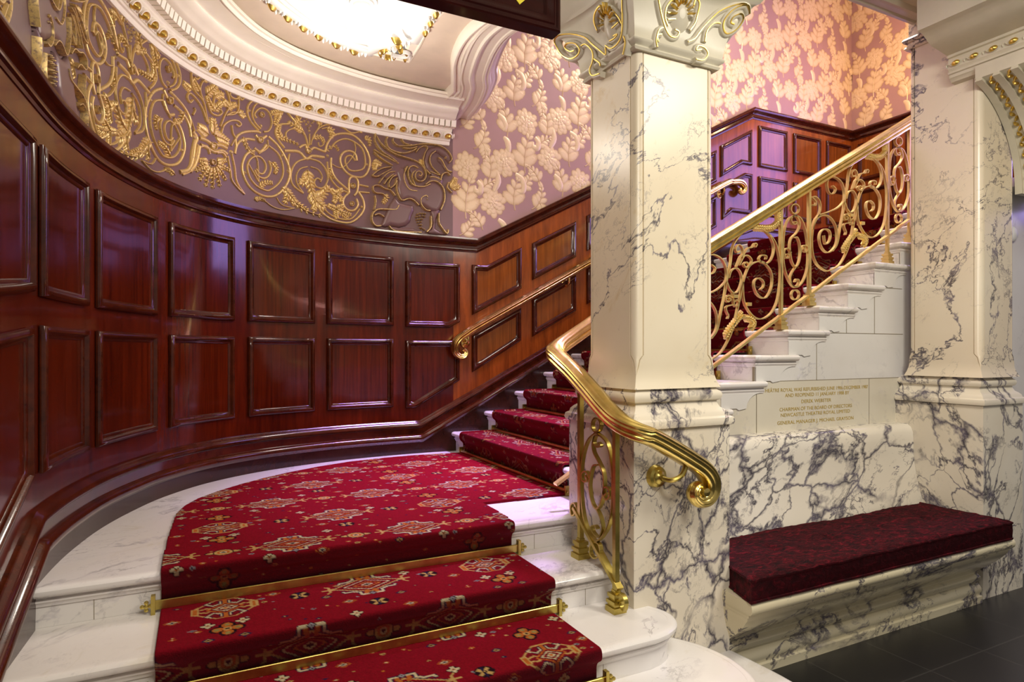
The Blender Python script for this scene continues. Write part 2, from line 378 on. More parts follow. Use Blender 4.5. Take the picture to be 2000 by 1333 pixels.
WIDE=[[1,[[3.64,0.75],[3.652,0.698],[3.685,0.708],[3.705,0.747],[3.691,0.784],[3.646,0.791],[3.607,0.766],[3.596,0.724],[3.613,0.676],[3.652,0.645],[3.696,0.645],[3.747,0.683],[3.77,0.737],[3.759,0.812],[3.713,0.865],[3.652,0.882],[3.585,0.86],[3.547,0.816],[3.53,0.755],[3.525,0.688],[3.536,0.615],[3.574,0.558],[3.64,0.525],[3.696,0.524],[3.788,0.564],[3.857,0.645],[3.904,0.74],[3.94,0.859],[3.963,0.939],[3.981,1.003],[4.023,1.085],[4.084,1.12],[4.146,1.123],[4.208,1.075],[4.223,1.013],[4.208,0.955],[4.165,0.907],[4.109,0.914],[4.072,0.958],[4.072,1.005],[4.109,1.024],[4.146,1.005],[4.146,0.973],[4.119,0.954]]],[1,[[3.525,0.936],[3.558,0.936],[3.563,0.959],[3.541,0.975],[3.525,0.984],[3.558,0.992],[3.596,0.97],[3.607,0.926],[3.591,0.88],[3.552,0.839],[3.533,0.778]]],[1,[[3.574,0.863],[3.596,0.879],[3.674,0.903],[3.765,0.938],[3.822,0.978],[3.843,1.011],[3.84,1.065],[3.811,1.115],[3.759,1.139],[3.713,1.137],[3.674,1.106],[3.674,1.061],[3.696,1.029],[3.736,1.034],[3.755,1.063],[3.725,1.082]]],[1,[[3.848,1.008],[3.828,0.91],[3.799,0.808],[3.77,0.707],[3.725,0.654]]],[1,[[3.848,1.008],[3.875,1.099],[3.886,1.178],[3.916,1.235],[3.987,1.295],[4.097,1.326],[4.183,1.302],[4.227,1.252],[4.236,1.198],[4.215,1.147],[4.177,1.119],[4.131,1.121],[4.109,1.142],[4.133,1.165],[4.171,1.162],[4.168,1.142]]],[1,[[3.975,0.995],[3.981,0.894],[4.011,0.835],[4.072,0.785],[4.146,0.779],[4.221,0.821],[4.272,0.905],[4.295,1.036],[4.291,1.132],[4.265,1.225],[4.227,1.276],[4.171,1.312]]],[0.8,[[3.845,0.989],[3.869,0.945],[3.904,0.925],[3.94,0.944],[3.966,1.001],[3.957,1.047],[3.922,1.074],[3.88,1.054],[3.863,1.013]]],[0.8,[[3.922,1.082],[3.951,1.139],[3.975,1.165],[3.969,1.2],[3.94,1.215],[3.916,1.189],[3.928,1.167],[3.951,1.178]]],[0.8,[[3.945,1.092],[3.987,1.151],[4.029,1.149],[4.048,1.12],[4.011,1.084],[3.981,1.096],[3.999,1.114],[4.023,1.105]]],[0.6,[[3.969,1.141],[4.011,1.197],[4.048,1.206],[4.072,1.232],[4.09,1.227],[4.078,1.21]]],[0.8,[[3.892,0.924],[3.89,0.897],[3.857,0.909],[3.834,0.888],[3.851,0.87],[3.875,0.884],[3.857,0.892]]],[0.8,[[3.896,0.925],[3.898,0.871],[3.916,0.845],[3.94,0.867],[3.922,0.885],[3.904,0.871]]],[0.6,[[3.904,0.856],[3.845,0.843],[3.84,0.82],[3.857,0.79],[3.851,0.771]]],[1.6,[[3.834,0.651],[3.88,0.715],[3.928,0.758],[3.987,0.782],[4.048,0.779],[4.078,0.754],[4.06,0.721],[4.023,0.707]]],[1.5,[[4.036,1.317],[4.097,1.338],[4.183,1.338],[4.259,1.36],[4.282,1.396],[4.272,1.438]]]]
WLEAF=[[1,[[3.834,0.658],[3.863,0.699],[3.904,0.74],[3.94,0.774],[3.969,0.8]]],[1,[[4.06,1.329],[4.115,1.332],[4.171,1.334],[4.227,1.344],[4.269,1.37]]],[1,[[4.282,1.38],[4.279,1.411],[4.272,1.438]]],[1,[[3.987,0.778],[4.036,0.774],[4.066,0.753],[4.054,0.725]]]]
NARROW=[[1,[[3.373,0.853],[3.316,0.83],[3.279,0.769],[3.264,0.681],[3.264,0.566],[3.285,0.488],[3.326,0.425],[3.373,0.399],[3.431,0.43],[3.474,0.499],[3.49,0.581],[3.484,0.691],[3.458,0.784],[3.42,0.839],[3.373,0.853]]],[1,[[3.362,0.812],[3.383,0.811],[3.368,0.797],[3.341,0.803],[3.334,0.831],[3.368,0.854],[3.401,0.83],[3.41,0.787],[3.378,0.741],[3.336,0.708],[3.321,0.664],[3.326,0.606],[3.341,0.557],[3.373,0.529],[3.404,0.561],[3.417,0.62],[3.41,0.678],[3.387,0.716],[3.355,0.71]]],[1,[[3.373,0.526],[3.341,0.491],[3.324,0.454],[3.338,0.415],[3.373,0.404],[3.401,0.425],[3.401,0.447],[3.378,0.45],[3.368,0.433]]],[0.8,[[3.295,0.604],[3.312,0.598],[3.305,0.58],[3.279,0.585],[3.272,0.624],[3.305,0.641],[3.331,0.614]]],[0.8,[[3.463,0.66],[3.449,0.64],[3.468,0.629],[3.484,0.653],[3.468,0.671],[3.433,0.661],[3.42,0.62]]],[0.9,[[3.406,0.898],[3.398,0.879],[3.379,0.866],[3.356,0.864],[3.337,0.873],[3.33,0.89],[3.337,0.909],[3.356,0.922],[3.379,0.924],[3.398,0.915],[3.406,0.898]]],[0.9,[[3.409,0.354],[3.402,0.336],[3.384,0.324],[3.362,0.323],[3.344,0.334],[3.337,0.351],[3.344,0.369],[3.362,0.381],[3.384,0.382],[3.402,0.372],[3.409,0.354]]]]
LOWER=[[1,[[2.319,-0.363],[2.386,-0.409],[2.43,-0.5],[2.441,-0.614],[2.424,-0.738],[2.38,-0.818],[2.319,-0.843],[2.254,-0.792],[2.209,-0.715],[2.195,-0.607],[2.201,-0.49],[2.237,-0.397],[2.319,-0.363]]],[1,[[2.301,-0.405],[2.283,-0.416],[2.309,-0.425],[2.337,-0.41],[2.325,-0.378],[2.289,-0.373]]],[1,[[2.325,-0.378],[2.343,-0.411],[2.337,-0.451],[2.295,-0.492],[2.262,-0.534],[2.258,-0.599],[2.278,-0.664],[2.313,-0.699],[2.349,-0.679],[2.37,-0.615],[2.359,-0.55],[2.337,-0.512],[2.305,-0.504]]],[1,[[2.313,-0.701],[2.283,-0.732],[2.269,-0.776],[2.295,-0.819],[2.337,-0.813],[2.353,-0.79],[2.328,-0.777],[2.309,-0.786]]],[0.8,[[2.405,-0.569],[2.386,-0.58],[2.405,-0.597],[2.43,-0.591],[2.43,-0.563],[2.399,-0.549],[2.37,-0.573]]],[0.8,[[2.237,-0.615],[2.254,-0.632],[2.237,-0.642],[2.215,-0.624],[2.22,-0.595],[2.249,-0.591],[2.262,-0.62]]],[0.9,[[2.283,-0.326],[2.29,-0.344],[2.306,-0.357],[2.327,-0.359],[2.344,-0.35],[2.35,-0.333],[2.344,-0.314],[2.327,-0.301],[2.306,-0.299],[2.29,-0.308],[2.283,-0.326]]],[0.9,[[2.285,-0.874],[2.292,-0.896],[2.312,-0.915],[2.338,-0.923],[2.358,-0.916],[2.366,-0.897],[2.358,-0.874],[2.338,-0.855],[2.312,-0.848],[2.292,-0.855],[2.285,-0.874]]]]
RA=[[1,[[-1.893,1.315],[-1.901,1.364],[-1.878,1.403],[-1.826,1.439],[-1.744,1.466],[-1.714,1.465]]],[1,[[-1.905,1.273],[-1.893,1.328],[-1.863,1.369],[-1.819,1.395],[-1.759,1.405]]],[1,[[-1.655,1.457],[-1.589,1.416],[-1.537,1.353],[-1.5,1.277],[-1.5,1.208],[-1.53,1.139],[-1.589,1.073],[-1.655,1.046],[-1.729,1.052],[-1.796,1.084],[-1.837,1.141],[-1.852,1.202],[-1.834,1.266],[-1.804,1.307],[-1.759,1.332]]],[0.8,[[-1.655,1.393],[-1.589,1.361],[-1.552,1.294],[-1.548,1.219],[-1.582,1.15],[-1.64,1.097],[-1.677,1.086],[-1.744,1.102],[-1.792,1.144],[-1.812,1.199],[-1.804,1.247],[-1.766,1.29],[-1.721,1.302],[-1.685,1.277],[-1.674,1.239],[-1.692,1.198],[-1.721,1.191],[-1.748,1.215]]],[0.8,[[-1.655,1.291],[-1.637,1.247],[-1.655,1.189],[-1.692,1.164],[-1.736,1.171],[-1.759,1.205]]],[0.9,[[-1.729,1.477],[-1.781,1.512],[-1.811,1.562],[-1.804,1.624],[-1.751,1.677],[-1.677,1.702],[-1.604,1.701],[-1.544,1.677],[-1.5,1.647],[-1.456,1.61]]],[0.7,[[-1.714,1.491],[-1.759,1.525],[-1.777,1.573],[-1.759,1.632],[-1.714,1.673],[-1.655,1.691],[-1.604,1.687],[-1.552,1.667]]],[0.8,[[-1.744,1.556],[-1.759,1.578],[-1.721,1.627],[-1.67,1.633],[-1.637,1.595],[-1.632,1.542],[-1.655,1.494],[-1.692,1.478]]],[1.2,[[-1.537,1.387],[-1.493,1.398],[-1.426,1.406],[-1.381,1.373],[-1.358,1.373],[-1.328,1.399],[-1.236,1.407]]],[1,[[-1.426,1.434],[-1.381,1.466],[-1.358,1.421],[-1.32,1.458],[-1.29,1.458],[-1.228,1.449]]],[1,[[-1.228,1.449],[-1.213,1.51],[-1.167,1.579],[-1.089,1.614],[-1.011,1.616],[-0.949,1.579],[-0.901,1.519],[-0.878,1.447],[-0.893,1.368],[-0.933,1.317],[-0.995,1.307],[-1.05,1.32],[-1.097,1.364],[-1.112,1.421],[-1.089,1.47],[-1.042,1.494],[-0.995,1.48],[-0.98,1.43]]],[1,[[-1.182,1.414],[-1.182,1.341],[-1.151,1.273],[-1.089,1.225],[-1.042,1.195]]],[0.8,[[-1.213,1.379],[-1.206,1.308],[-1.182,1.253],[-1.128,1.204],[-1.05,1.179]]],[0.8,[[-1.182,1.488],[-1.143,1.54],[-1.073,1.577],[-1.004,1.568],[-0.94,1.527],[-0.917,1.456],[-0.925,1.386],[-0.98,1.355],[-1.042,1.352],[-1.073,1.398],[-1.066,1.444],[-1.027,1.459],[-0.995,1.427]]],[1,[[-1.042,1.18],[-1.081,1.137],[-1.089,1.091],[-1.058,1.051],[-1.004,1.054],[-0.972,1.1],[-0.987,1.143]]],[1,[[-0.972,1.198],[-0.933,1.143],[-0.925,1.076],[-0.964,1.01],[-1.035,0.957],[-1.128,0.953],[-1.206,0.972],[-1.267,1.014],[-1.29,1.061]]],[0.7,[[-0.96,1.071],[-1.019,0.992],[-1.097,0.975],[-1.182,0.993],[-1.24,1.032]]],[1,[[-1.042,1.18],[-1.042,1.277],[-1.004,1.306],[-0.972,1.273],[-0.98,1.197],[-1.004,1.163]]],[0.9,[[-0.964,1.252],[-0.893,1.247]]],[0.9,[[-0.972,1.198],[-0.885,1.202]]],[0.8,[[-1.365,1.373],[-1.441,1.332],[-1.482,1.267],[-1.489,1.196],[-1.463,1.152],[-1.396,1.118]]],[0.6,[[-1.365,1.313],[-1.418,1.288],[-1.447,1.239],[-1.444,1.177],[-1.396,1.122]]],[0.8,[[-1.35,1.374],[-1.274,1.367],[-1.22,1.312],[-1.209,1.248],[-1.244,1.184],[-1.297,1.182],[-1.313,1.215],[-1.29,1.245],[-1.259,1.232]]],[0.6,[[-1.343,1.317],[-1.282,1.308],[-1.252,1.263],[-1.267,1.22]]],[0.6,[[-1.901,1.377],[-1.935,1.316]]],[0.6,[[-1.692,1.019],[-1.625,0.984],[-1.544,0.977],[-1.463,1.001]]],[0.5,[[-1.596,1.051],[-1.559,1.009],[-1.471,1.0]]],[0.7,[[-1.335,1.498],[-1.313,1.553],[-1.282,1.604],[-1.236,1.64],[-1.167,1.664],[-1.089,1.655],[-1.027,1.631],[-0.964,1.651]]],[0.6,[[-1.259,1.609],[-1.198,1.631],[-1.163,1.602]]],[0.6,[[-1.32,1.523],[-1.282,1.553],[-1.24,1.541],[-1.244,1.497],[-1.274,1.479],[-1.282,1.506]]],[0.8,[[-1.358,1.45],[-1.381,1.53],[-1.422,1.591],[-1.463,1.636]]],[0.6,[[-1.35,1.466],[-1.349,1.552]]],[0.6,[[-1.339,1.475],[-1.32,1.544],[-1.282,1.611],[-1.27,1.664]]],[0.7,[[-1.522,1.481],[-1.526,1.515],[-1.485,1.553],[-1.426,1.562],[-1.381,1.53]]],[0.9,[[-1.537,1.408],[-1.582,1.452],[-1.604,1.502],[-1.574,1.558],[-1.508,1.583]]],[0.6,[[-1.845,1.4],[-1.819,1.336],[-1.759,1.299],[-1.736,1.264],[-1.729,1.132]]],[0.6,[[-1.729,1.132],[-1.789,1.212],[-1.804,1.234]]],[0.8,[[-1.5,1.375],[-1.508,1.318],[-1.5,1.236]]],[0.8,[[-1.931,1.265],[-1.908,1.181],[-1.893,1.095],[-1.834,1.027]]],[0.8,[[-1.962,1.244],[-1.939,1.148],[-1.931,1.098],[-1.886,1.057],[-1.834,1.027]]],[0.5,[[-1.004,1.568],[-0.995,1.495],[-1.066,1.385],[-1.12,1.353],[-1.182,1.371]]],[0.6,[[-1.729,1.32],[-1.663,1.377],[-1.663,1.431]]],[0.6,[[-1.655,1.291],[-1.611,1.267],[-1.596,1.229],[-1.611,1.212]]],[1.1,[[-1.751,1.441],[-1.714,1.418],[-1.67,1.457]]],[1.1,[[-1.759,1.352],[-1.714,1.337],[-1.67,1.396]]]]
RAL=[[1,[[-1.456,1.582],[-1.426,1.625],[-1.444,1.67]]],[1,[[-1.544,1.656],[-1.582,1.645],[-1.625,1.626]]],[1,[[-1.574,1.641],[-1.589,1.602],[-1.604,1.557]]],[1,[[-1.559,1.465],[-1.582,1.508],[-1.574,1.551]]],[1,[[-1.22,1.618],[-1.174,1.614],[-1.182,1.568]]],[1,[[-1.396,1.555],[-1.441,1.572],[-1.5,1.592]]],[0.8,[[-1.32,1.53],[-1.267,1.549],[-1.24,1.519]]],[0.8,[[-0.925,1.613],[-0.885,1.613],[-0.882,1.568]]],[1.6,[[-1.365,1.291],[-1.35,1.208],[-1.328,1.134]]],[1.8,[[-1.328,1.141],[-1.305,1.087],[-1.244,1.046]]],[1.5,[[-1.305,1.102],[-1.252,1.132],[-1.206,1.191]]],[1.3,[[-1.335,1.104],[-1.305,1.058],[-1.313,1.021]]],[1.3,[[-1.358,1.25],[-1.388,1.201],[-1.411,1.197]]],[1.2,[[-1.559,1.126],[-1.515,1.1],[-1.53,1.035]]],[1.2,[[-1.53,1.125],[-1.485,1.078],[-1.456,1.048]]],[1,[[-1.471,1.059],[-1.396,1.001],[-1.267,0.977]]],[1,[[-1.493,1.048],[-1.426,1.032],[-1.365,1.006]]],[0.9,[[-1.721,1.1],[-1.677,1.137],[-1.633,1.146]]],[0.8,[[-1.841,1.395],[-1.811,1.338],[-1.766,1.31]]],[0.8,[[-1.625,1.291],[-1.596,1.257],[-1.604,1.221]]],[0.8,[[-1.267,1.629],[-1.274,1.656],[-1.29,1.674]]],[0.9,[[-1.143,1.157],[-1.112,1.184],[-1.101,1.19]]],[0.9,[[-1.143,1.157],[-1.167,1.168],[-1.178,1.181]]],[0.9,[[-1.143,1.15],[-1.151,1.111],[-1.159,1.096]]],[0.9,[[-1.143,1.15],[-1.112,1.132],[-1.105,1.111]]],[0.9,[[-1.143,1.046],[-1.105,1.067],[-1.089,1.076]]],[0.9,[[-1.143,1.046],[-1.182,1.055],[-1.198,1.06]]],[0.9,[[-1.143,1.039],[-1.143,1.002],[-1.139,0.981]]],[0.9,[[-1.136,1.04],[-1.081,1.025],[-1.035,1.017]]],[0.9,[[-1.136,1.04],[-1.089,1.01],[-1.058,0.991]]],[0.7,[[-1.228,1.456],[-1.159,1.507],[-1.128,1.484]]],[0.7,[[-1.759,1.006],[-1.721,1.02],[-1.685,1.017]]],[0.8,[[-1.574,1.475],[-1.515,1.469],[-1.441,1.459]]],[0.7,[[-1.182,1.341],[-1.198,1.294],[-1.167,1.271]]],[0.7,[[-0.964,1.651],[-0.956,1.66],[-0.96,1.675]]]]
RAD=[[3.51,[[-1.703,1.585],[-1.71,1.513],[-1.552,1.353],[-1.508,1.251],[-1.209,1.424],[-0.905,1.416],[-1.796,1.59],[-1.931,1.278],[-1.83,1.169],[-0.945,1.088]]],[6.63,[[-1.358,1.428],[-1.015,1.236],[-1.718,1.416]]],[5.85,[[-1.023,1.1],[-1.707,1.588]]],[2.93,[[-1.35,1.68],[-1.373,1.656],[-1.335,1.663],[-1.388,1.635],[-1.358,1.635],[-1.328,1.636],[-1.373,1.614],[-1.343,1.611],[-1.358,1.593],[-1.35,1.573],[-1.313,1.654]]]]
RB=[[1.3,[[-2.238,1.311],[-2.2,1.282],[-2.219,1.235],[-2.238,1.132],[-2.276,1.067],[-2.345,1.037]]],[1.3,[[-2.181,1.24],[-2.191,1.181],[-2.219,1.11],[-2.257,1.065]]],[1.2,[[-2.181,1.289],[-2.126,1.292],[-2.073,1.28],[-2.02,1.296],[-1.967,1.29]]],[1.2,[[-2.172,1.25],[-2.126,1.25],[-2.064,1.24],[-2.002,1.265],[-1.967,1.253]]],[0.9,[[-2.181,1.233],[-2.126,1.257],[-2.1,1.215]]],[0.9,[[-2.047,1.238],[-2.002,1.251],[-1.976,1.229]]],[0.6,[[-2.113,1.396],[-2.131,1.453],[-2.154,1.523],[-2.219,1.553],[-2.247,1.59],[-2.252,1.663]]],[0.6,[[-2.154,1.53],[-2.177,1.57],[-2.172,1.614],[-2.145,1.66]]],[0.7,[[-2.126,1.405],[-2.163,1.477],[-2.219,1.518],[-2.267,1.527],[-2.286,1.492],[-2.262,1.474],[-2.238,1.497]]],[0.6,[[-2.02,1.412],[-1.985,1.497],[-1.949,1.568],[-1.958,1.631],[-1.993,1.677]]],[0.6,[[-1.967,1.503],[-1.906,1.531],[-1.88,1.577],[-1.88,1.645]]],[0.6,[[-1.976,1.496],[-1.915,1.539],[-1.845,1.544]]],[0.7,[[-2.011,1.372],[-1.993,1.428],[-1.941,1.475],[-1.888,1.492],[-1.862,1.478],[-1.88,1.458],[-1.902,1.465]]],[0.7,[[-2.073,1.488],[-2.073,1.538],[-2.064,1.585]]],[0.7,[[-2.118,1.522],[-2.091,1.475],[-2.038,1.475],[-2.007,1.504],[-2.02,1.521]]],[0.7,[[-2.276,1.721],[-2.296,1.678],[-2.257,1.668],[-2.238,1.697],[-2.276,1.721]]],[0.7,[[-2.267,1.732],[-2.21,1.716],[-2.181,1.673],[-2.2,1.637],[-2.229,1.639]]],[0.7,[[-1.941,1.682],[-1.945,1.636],[-1.906,1.628],[-1.88,1.652],[-1.897,1.706],[-1.941,1.682]]],[0.7,[[-1.897,1.706],[-1.853,1.707],[-1.836,1.675],[-1.853,1.639],[-1.88,1.652]]],[0.6,[[-1.932,1.448],[-1.923,1.399],[-1.897,1.37]]],[0.6,[[-2.238,1.408],[-2.219,1.442],[-2.229,1.453]]]]
RBL=[[1.5,[[-2.073,1.345],[-2.064,1.383],[-2.073,1.431]]],[1.5,[[-2.109,1.333],[-2.145,1.343],[-2.177,1.349]]],[1.5,[[-2.055,1.343],[-2.011,1.343],[-1.967,1.334]]],[1.2,[[-2.126,1.575],[-2.082,1.621],[-2.055,1.653]]],[1.2,[[-2.064,1.585],[-2.029,1.612],[-2.002,1.615]]],[1,[[-2.247,1.555],[-2.286,1.56],[-2.306,1.565]]],[1,[[-2.154,1.649],[-2.126,1.682],[-2.113,1.712]]],[1,[[-1.985,1.666],[-2.002,1.688],[-2.011,1.706]]],[1,[[-2.181,1.568],[-2.21,1.598],[-2.233,1.616]]],[1,[[-1.967,1.547],[-1.932,1.574],[-1.902,1.592]]],[1,[[-1.958,1.558],[-1.976,1.574],[-1.985,1.581]]],[1,[[-2.064,1.498],[-2.029,1.54],[-2.011,1.561]]],[1,[[-2.064,1.498],[-2.1,1.529],[-2.118,1.557]]],[1,[[-1.88,1.54],[-1.853,1.549],[-1.841,1.538]]],[0.9,[[-2.042,1.184],[-2.019,1.194],[-1.981,1.21]]],[0.9,[[-2.044,1.172],[-2.002,1.168],[-1.952,1.156]]],[0.9,[[-2.051,1.159],[-2.018,1.135],[-1.979,1.092]]],[0.9,[[-2.063,1.149],[-2.045,1.109],[-2.024,1.042]]],[0.9,[[-2.078,1.143],[-2.078,1.094],[-2.078,1.016]]],[0.9,[[-2.092,1.141],[-2.11,1.092],[-2.132,1.016]]],[0.9,[[-2.104,1.145],[-2.138,1.103],[-2.178,1.041]]],[0.9,[[-2.111,1.153],[-2.154,1.126],[-2.207,1.088]]],[0.9,[[-2.113,1.164],[-2.136,1.161],[-2.176,1.155]]]]
RBD=[[4.95,[[-2.219,1.28],[-1.932,1.274]]],[8.1,[[-2.073,1.273]]],[5.85,[[-2.078,1.171]]]]
G=[[1.0,[[-0.84,1.658],[-0.847,1.609],[-0.825,1.565],[-0.783,1.525],[-0.712,1.495],[-0.655,1.456]]],[1.0,[[-0.837,1.645],[-0.798,1.591],[-0.733,1.547],[-0.669,1.523],[-0.604,1.515],[-0.539,1.504],[-0.488,1.486],[-0.445,1.449],[-0.427,1.402],[-0.441,1.358],[-0.481,1.34],[-0.514,1.357],[-0.514,1.399],[-0.488,1.419],[-0.463,1.408],[-0.47,1.383],[-0.488,1.388]]],[1.0,[[-0.854,1.533],[-0.812,1.513],[-0.748,1.49],[-0.683,1.465]]],[1,[[-0.854,1.513],[-0.798,1.475],[-0.741,1.45],[-0.705,1.435]]],[1,[[-0.868,1.332],[-0.833,1.368],[-0.783,1.402],[-0.72,1.422]]],[1,[[-0.868,1.332],[-0.825,1.332],[-0.769,1.37],[-0.712,1.406]]],[1,[[-0.812,1.283],[-0.776,1.335],[-0.733,1.376],[-0.683,1.39]]],[1,[[-0.773,1.281],[-0.741,1.327],[-0.698,1.367]]],[1,[[-0.73,1.26],[-0.733,1.3],[-0.705,1.345],[-0.676,1.363]]],[1,[[-0.72,1.258],[-0.683,1.293],[-0.669,1.343]]],[1.3,[[-0.744,1.648],[-0.755,1.612],[-0.737,1.567],[-0.691,1.547],[-0.619,1.544],[-0.546,1.569],[-0.51,1.595]]],[1,[[-0.698,1.645],[-0.698,1.621],[-0.662,1.596],[-0.611,1.601],[-0.546,1.614],[-0.474,1.635],[-0.394,1.646],[-0.321,1.645],[-0.262,1.62],[-0.225,1.582],[-0.214,1.547],[-0.236,1.516]]],[1,[[-0.633,1.653],[-0.604,1.623],[-0.546,1.618]]],[1,[[-0.619,1.586],[-0.561,1.588],[-0.503,1.61]]],[0.9,[[-0.51,1.567],[-0.488,1.598],[-0.445,1.625],[-0.416,1.615],[-0.437,1.57],[-0.452,1.505],[-0.437,1.45],[-0.394,1.406]]],[1,[[-0.394,1.427],[-0.313,1.407],[-0.372,1.458],[-0.397,1.511],[-0.387,1.562],[-0.35,1.595]]],[1.2,[[-0.328,1.548],[-0.298,1.53],[-0.276,1.49],[-0.247,1.45],[-0.214,1.447]]],[1.2,[[-0.306,1.373],[-0.291,1.417],[-0.254,1.435],[-0.229,1.416]]],[1.2,[[-0.394,1.385],[-0.35,1.386],[-0.302,1.369]]],[1.2,[[-0.43,1.321],[-0.394,1.349],[-0.343,1.355],[-0.298,1.324],[-0.276,1.276],[-0.276,1.205],[-0.306,1.131]]],[1.2,[[-0.604,1.415],[-0.582,1.446],[-0.611,1.379],[-0.604,1.318],[-0.568,1.267],[-0.503,1.26]]],[1.2,[[-0.495,1.443],[-0.531,1.456],[-0.568,1.434],[-0.575,1.377],[-0.554,1.324],[-0.517,1.3],[-0.445,1.302],[-0.394,1.328]]],[1,[[-0.517,1.3],[-0.539,1.354],[-0.539,1.396],[-0.517,1.419]]],[1,[[-0.669,1.323],[-0.669,1.247],[-0.633,1.175],[-0.575,1.193],[-0.531,1.187],[-0.488,1.15]]],[1,[[-0.683,1.204],[-0.72,1.241],[-0.769,1.248],[-0.812,1.266],[-0.854,1.256],[-0.858,1.222],[-0.833,1.205],[-0.783,1.205],[-0.748,1.175]]],[1.3,[[-0.655,1.131],[-0.676,1.098],[-0.748,1.09],[-0.819,1.082],[-0.861,1.046],[-0.868,0.991],[-0.84,0.954],[-0.798,0.958]]],[1,[[-0.847,1.034],[-0.812,1.048],[-0.773,1.029]]],[1.1,[[-0.847,1.183],[-0.837,1.137],[-0.85,1.074]]],[1.2,[[-0.733,0.965],[-0.698,0.934],[-0.611,0.928],[-0.467,0.937]]],[1.1,[[-0.394,1.116],[-0.43,1.12],[-0.467,1.159],[-0.467,1.208],[-0.43,1.233],[-0.416,1.22]]],[1.3,[[-0.387,1.074],[-0.387,0.989],[-0.423,0.944]]],[1.2,[[-0.321,1.101],[-0.321,1.03],[-0.291,0.982],[-0.254,0.942],[-0.243,0.979]]],[1,[[-0.24,1.358],[-0.251,1.314],[-0.214,1.278]]]]
GG=[[2.42,[[-0.499,1.078],[-0.477,1.087],[-0.455,1.089],[-0.434,1.088],[-0.506,1.057],[-0.484,1.062],[-0.459,1.068],[-0.437,1.066],[-0.503,1.036],[-0.481,1.041],[-0.459,1.043],[-0.495,1.016],[-0.47,1.021],[-0.484,0.996],[-0.467,0.997],[-0.474,0.975],[-0.459,0.97],[-0.441,0.961]]],[2.76,[[-0.419,1.202]]],[3.45,[[-0.262,1.556]]]]
GL=[[1,[[-0.619,1.316],[-0.63,1.287],[-0.615,1.261]]],[1,[[-0.604,1.276],[-0.59,1.243],[-0.586,1.233]]],[1,[[-0.568,1.253],[-0.554,1.233],[-0.55,1.223]]],[1,[[-0.535,1.249],[-0.524,1.233],[-0.517,1.224]]],[1.2,[[-0.217,1.317],[-0.195,1.356],[-0.18,1.393]]],[1.2,[[-0.217,1.317],[-0.172,1.336],[-0.157,1.331]]],[1,[[-0.387,1.209],[-0.379,1.174],[-0.387,1.145]]],[1,[[-0.769,1.193],[-0.748,1.182],[-0.769,1.145]]],[1,[[-0.452,1.477],[-0.459,1.497],[-0.459,1.507]]],[1,[[-0.854,1.446],[-0.825,1.443],[-0.798,1.434]]],[1,[[-0.825,1.443],[-0.84,1.414],[-0.84,1.394]]]]
GP=[[0.022,[[-0.604,1.429],[-0.554,1.31],[-0.488,1.304],[-0.43,1.324],[-0.387,1.354],[-0.335,1.348],[-0.291,1.317],[-0.273,1.269],[-0.276,1.205],[-0.306,1.138],[-0.335,1.107],[-0.394,1.116],[-0.459,1.152],[-0.488,1.15],[-0.531,1.187],[-0.575,1.193],[-0.626,1.173],[-0.655,1.214],[-0.669,1.268],[-0.655,1.325],[-0.676,1.391],[-0.64,1.437]]],[0.022,[[-0.43,1.324],[-0.387,1.4],[-0.43,1.451],[-0.448,1.512],[-0.43,1.592],[-0.387,1.626],[-0.321,1.645],[-0.254,1.621],[-0.217,1.575],[-0.214,1.533],[-0.236,1.512],[-0.262,1.534],[-0.276,1.554],[-0.298,1.566],[-0.335,1.59],[-0.372,1.578],[-0.394,1.547],[-0.401,1.504],[-0.372,1.458],[-0.321,1.414],[-0.284,1.375],[-0.291,1.31],[-0.335,1.341]]],[0.02,[[-0.332,1.548],[-0.298,1.537],[-0.262,1.484],[-0.214,1.458],[-0.221,1.435],[-0.262,1.441],[-0.298,1.494],[-0.328,1.52]]],[0.024,[[-0.727,1.13],[-0.683,1.197],[-0.647,1.16],[-0.59,1.149],[-0.531,1.145],[-0.524,1.104],[-0.546,1.053],[-0.554,1.017],[-0.59,0.979],[-0.655,0.959],[-0.72,0.966],[-0.762,0.948],[-0.798,0.958],[-0.776,1.015],[-0.748,1.08]]],[0.024,[[-0.394,1.116],[-0.306,1.138],[-0.321,1.101],[-0.343,1.05],[-0.35,0.978],[-0.313,0.96],[-0.254,0.942],[-0.269,0.927],[-0.387,0.926],[-0.43,0.944],[-0.387,0.968],[-0.372,1.012],[-0.383,1.06]]],[0.018,[[-0.727,0.966],[-0.655,0.959],[-0.546,0.969],[-0.467,0.948],[-0.459,0.934],[-0.604,0.929],[-0.705,0.93]]],[0.014,[[-0.84,1.658],[-0.783,1.566],[-0.64,1.506],[-0.503,1.498],[-0.445,1.463],[-0.43,1.402],[-0.459,1.356],[-0.531,1.369],[-0.582,1.446],[-0.619,1.399],[-0.655,1.352],[-0.748,1.326],[-0.847,1.339],[-0.712,1.42],[-0.847,1.521],[-0.748,1.49],[-0.833,1.584]]]]
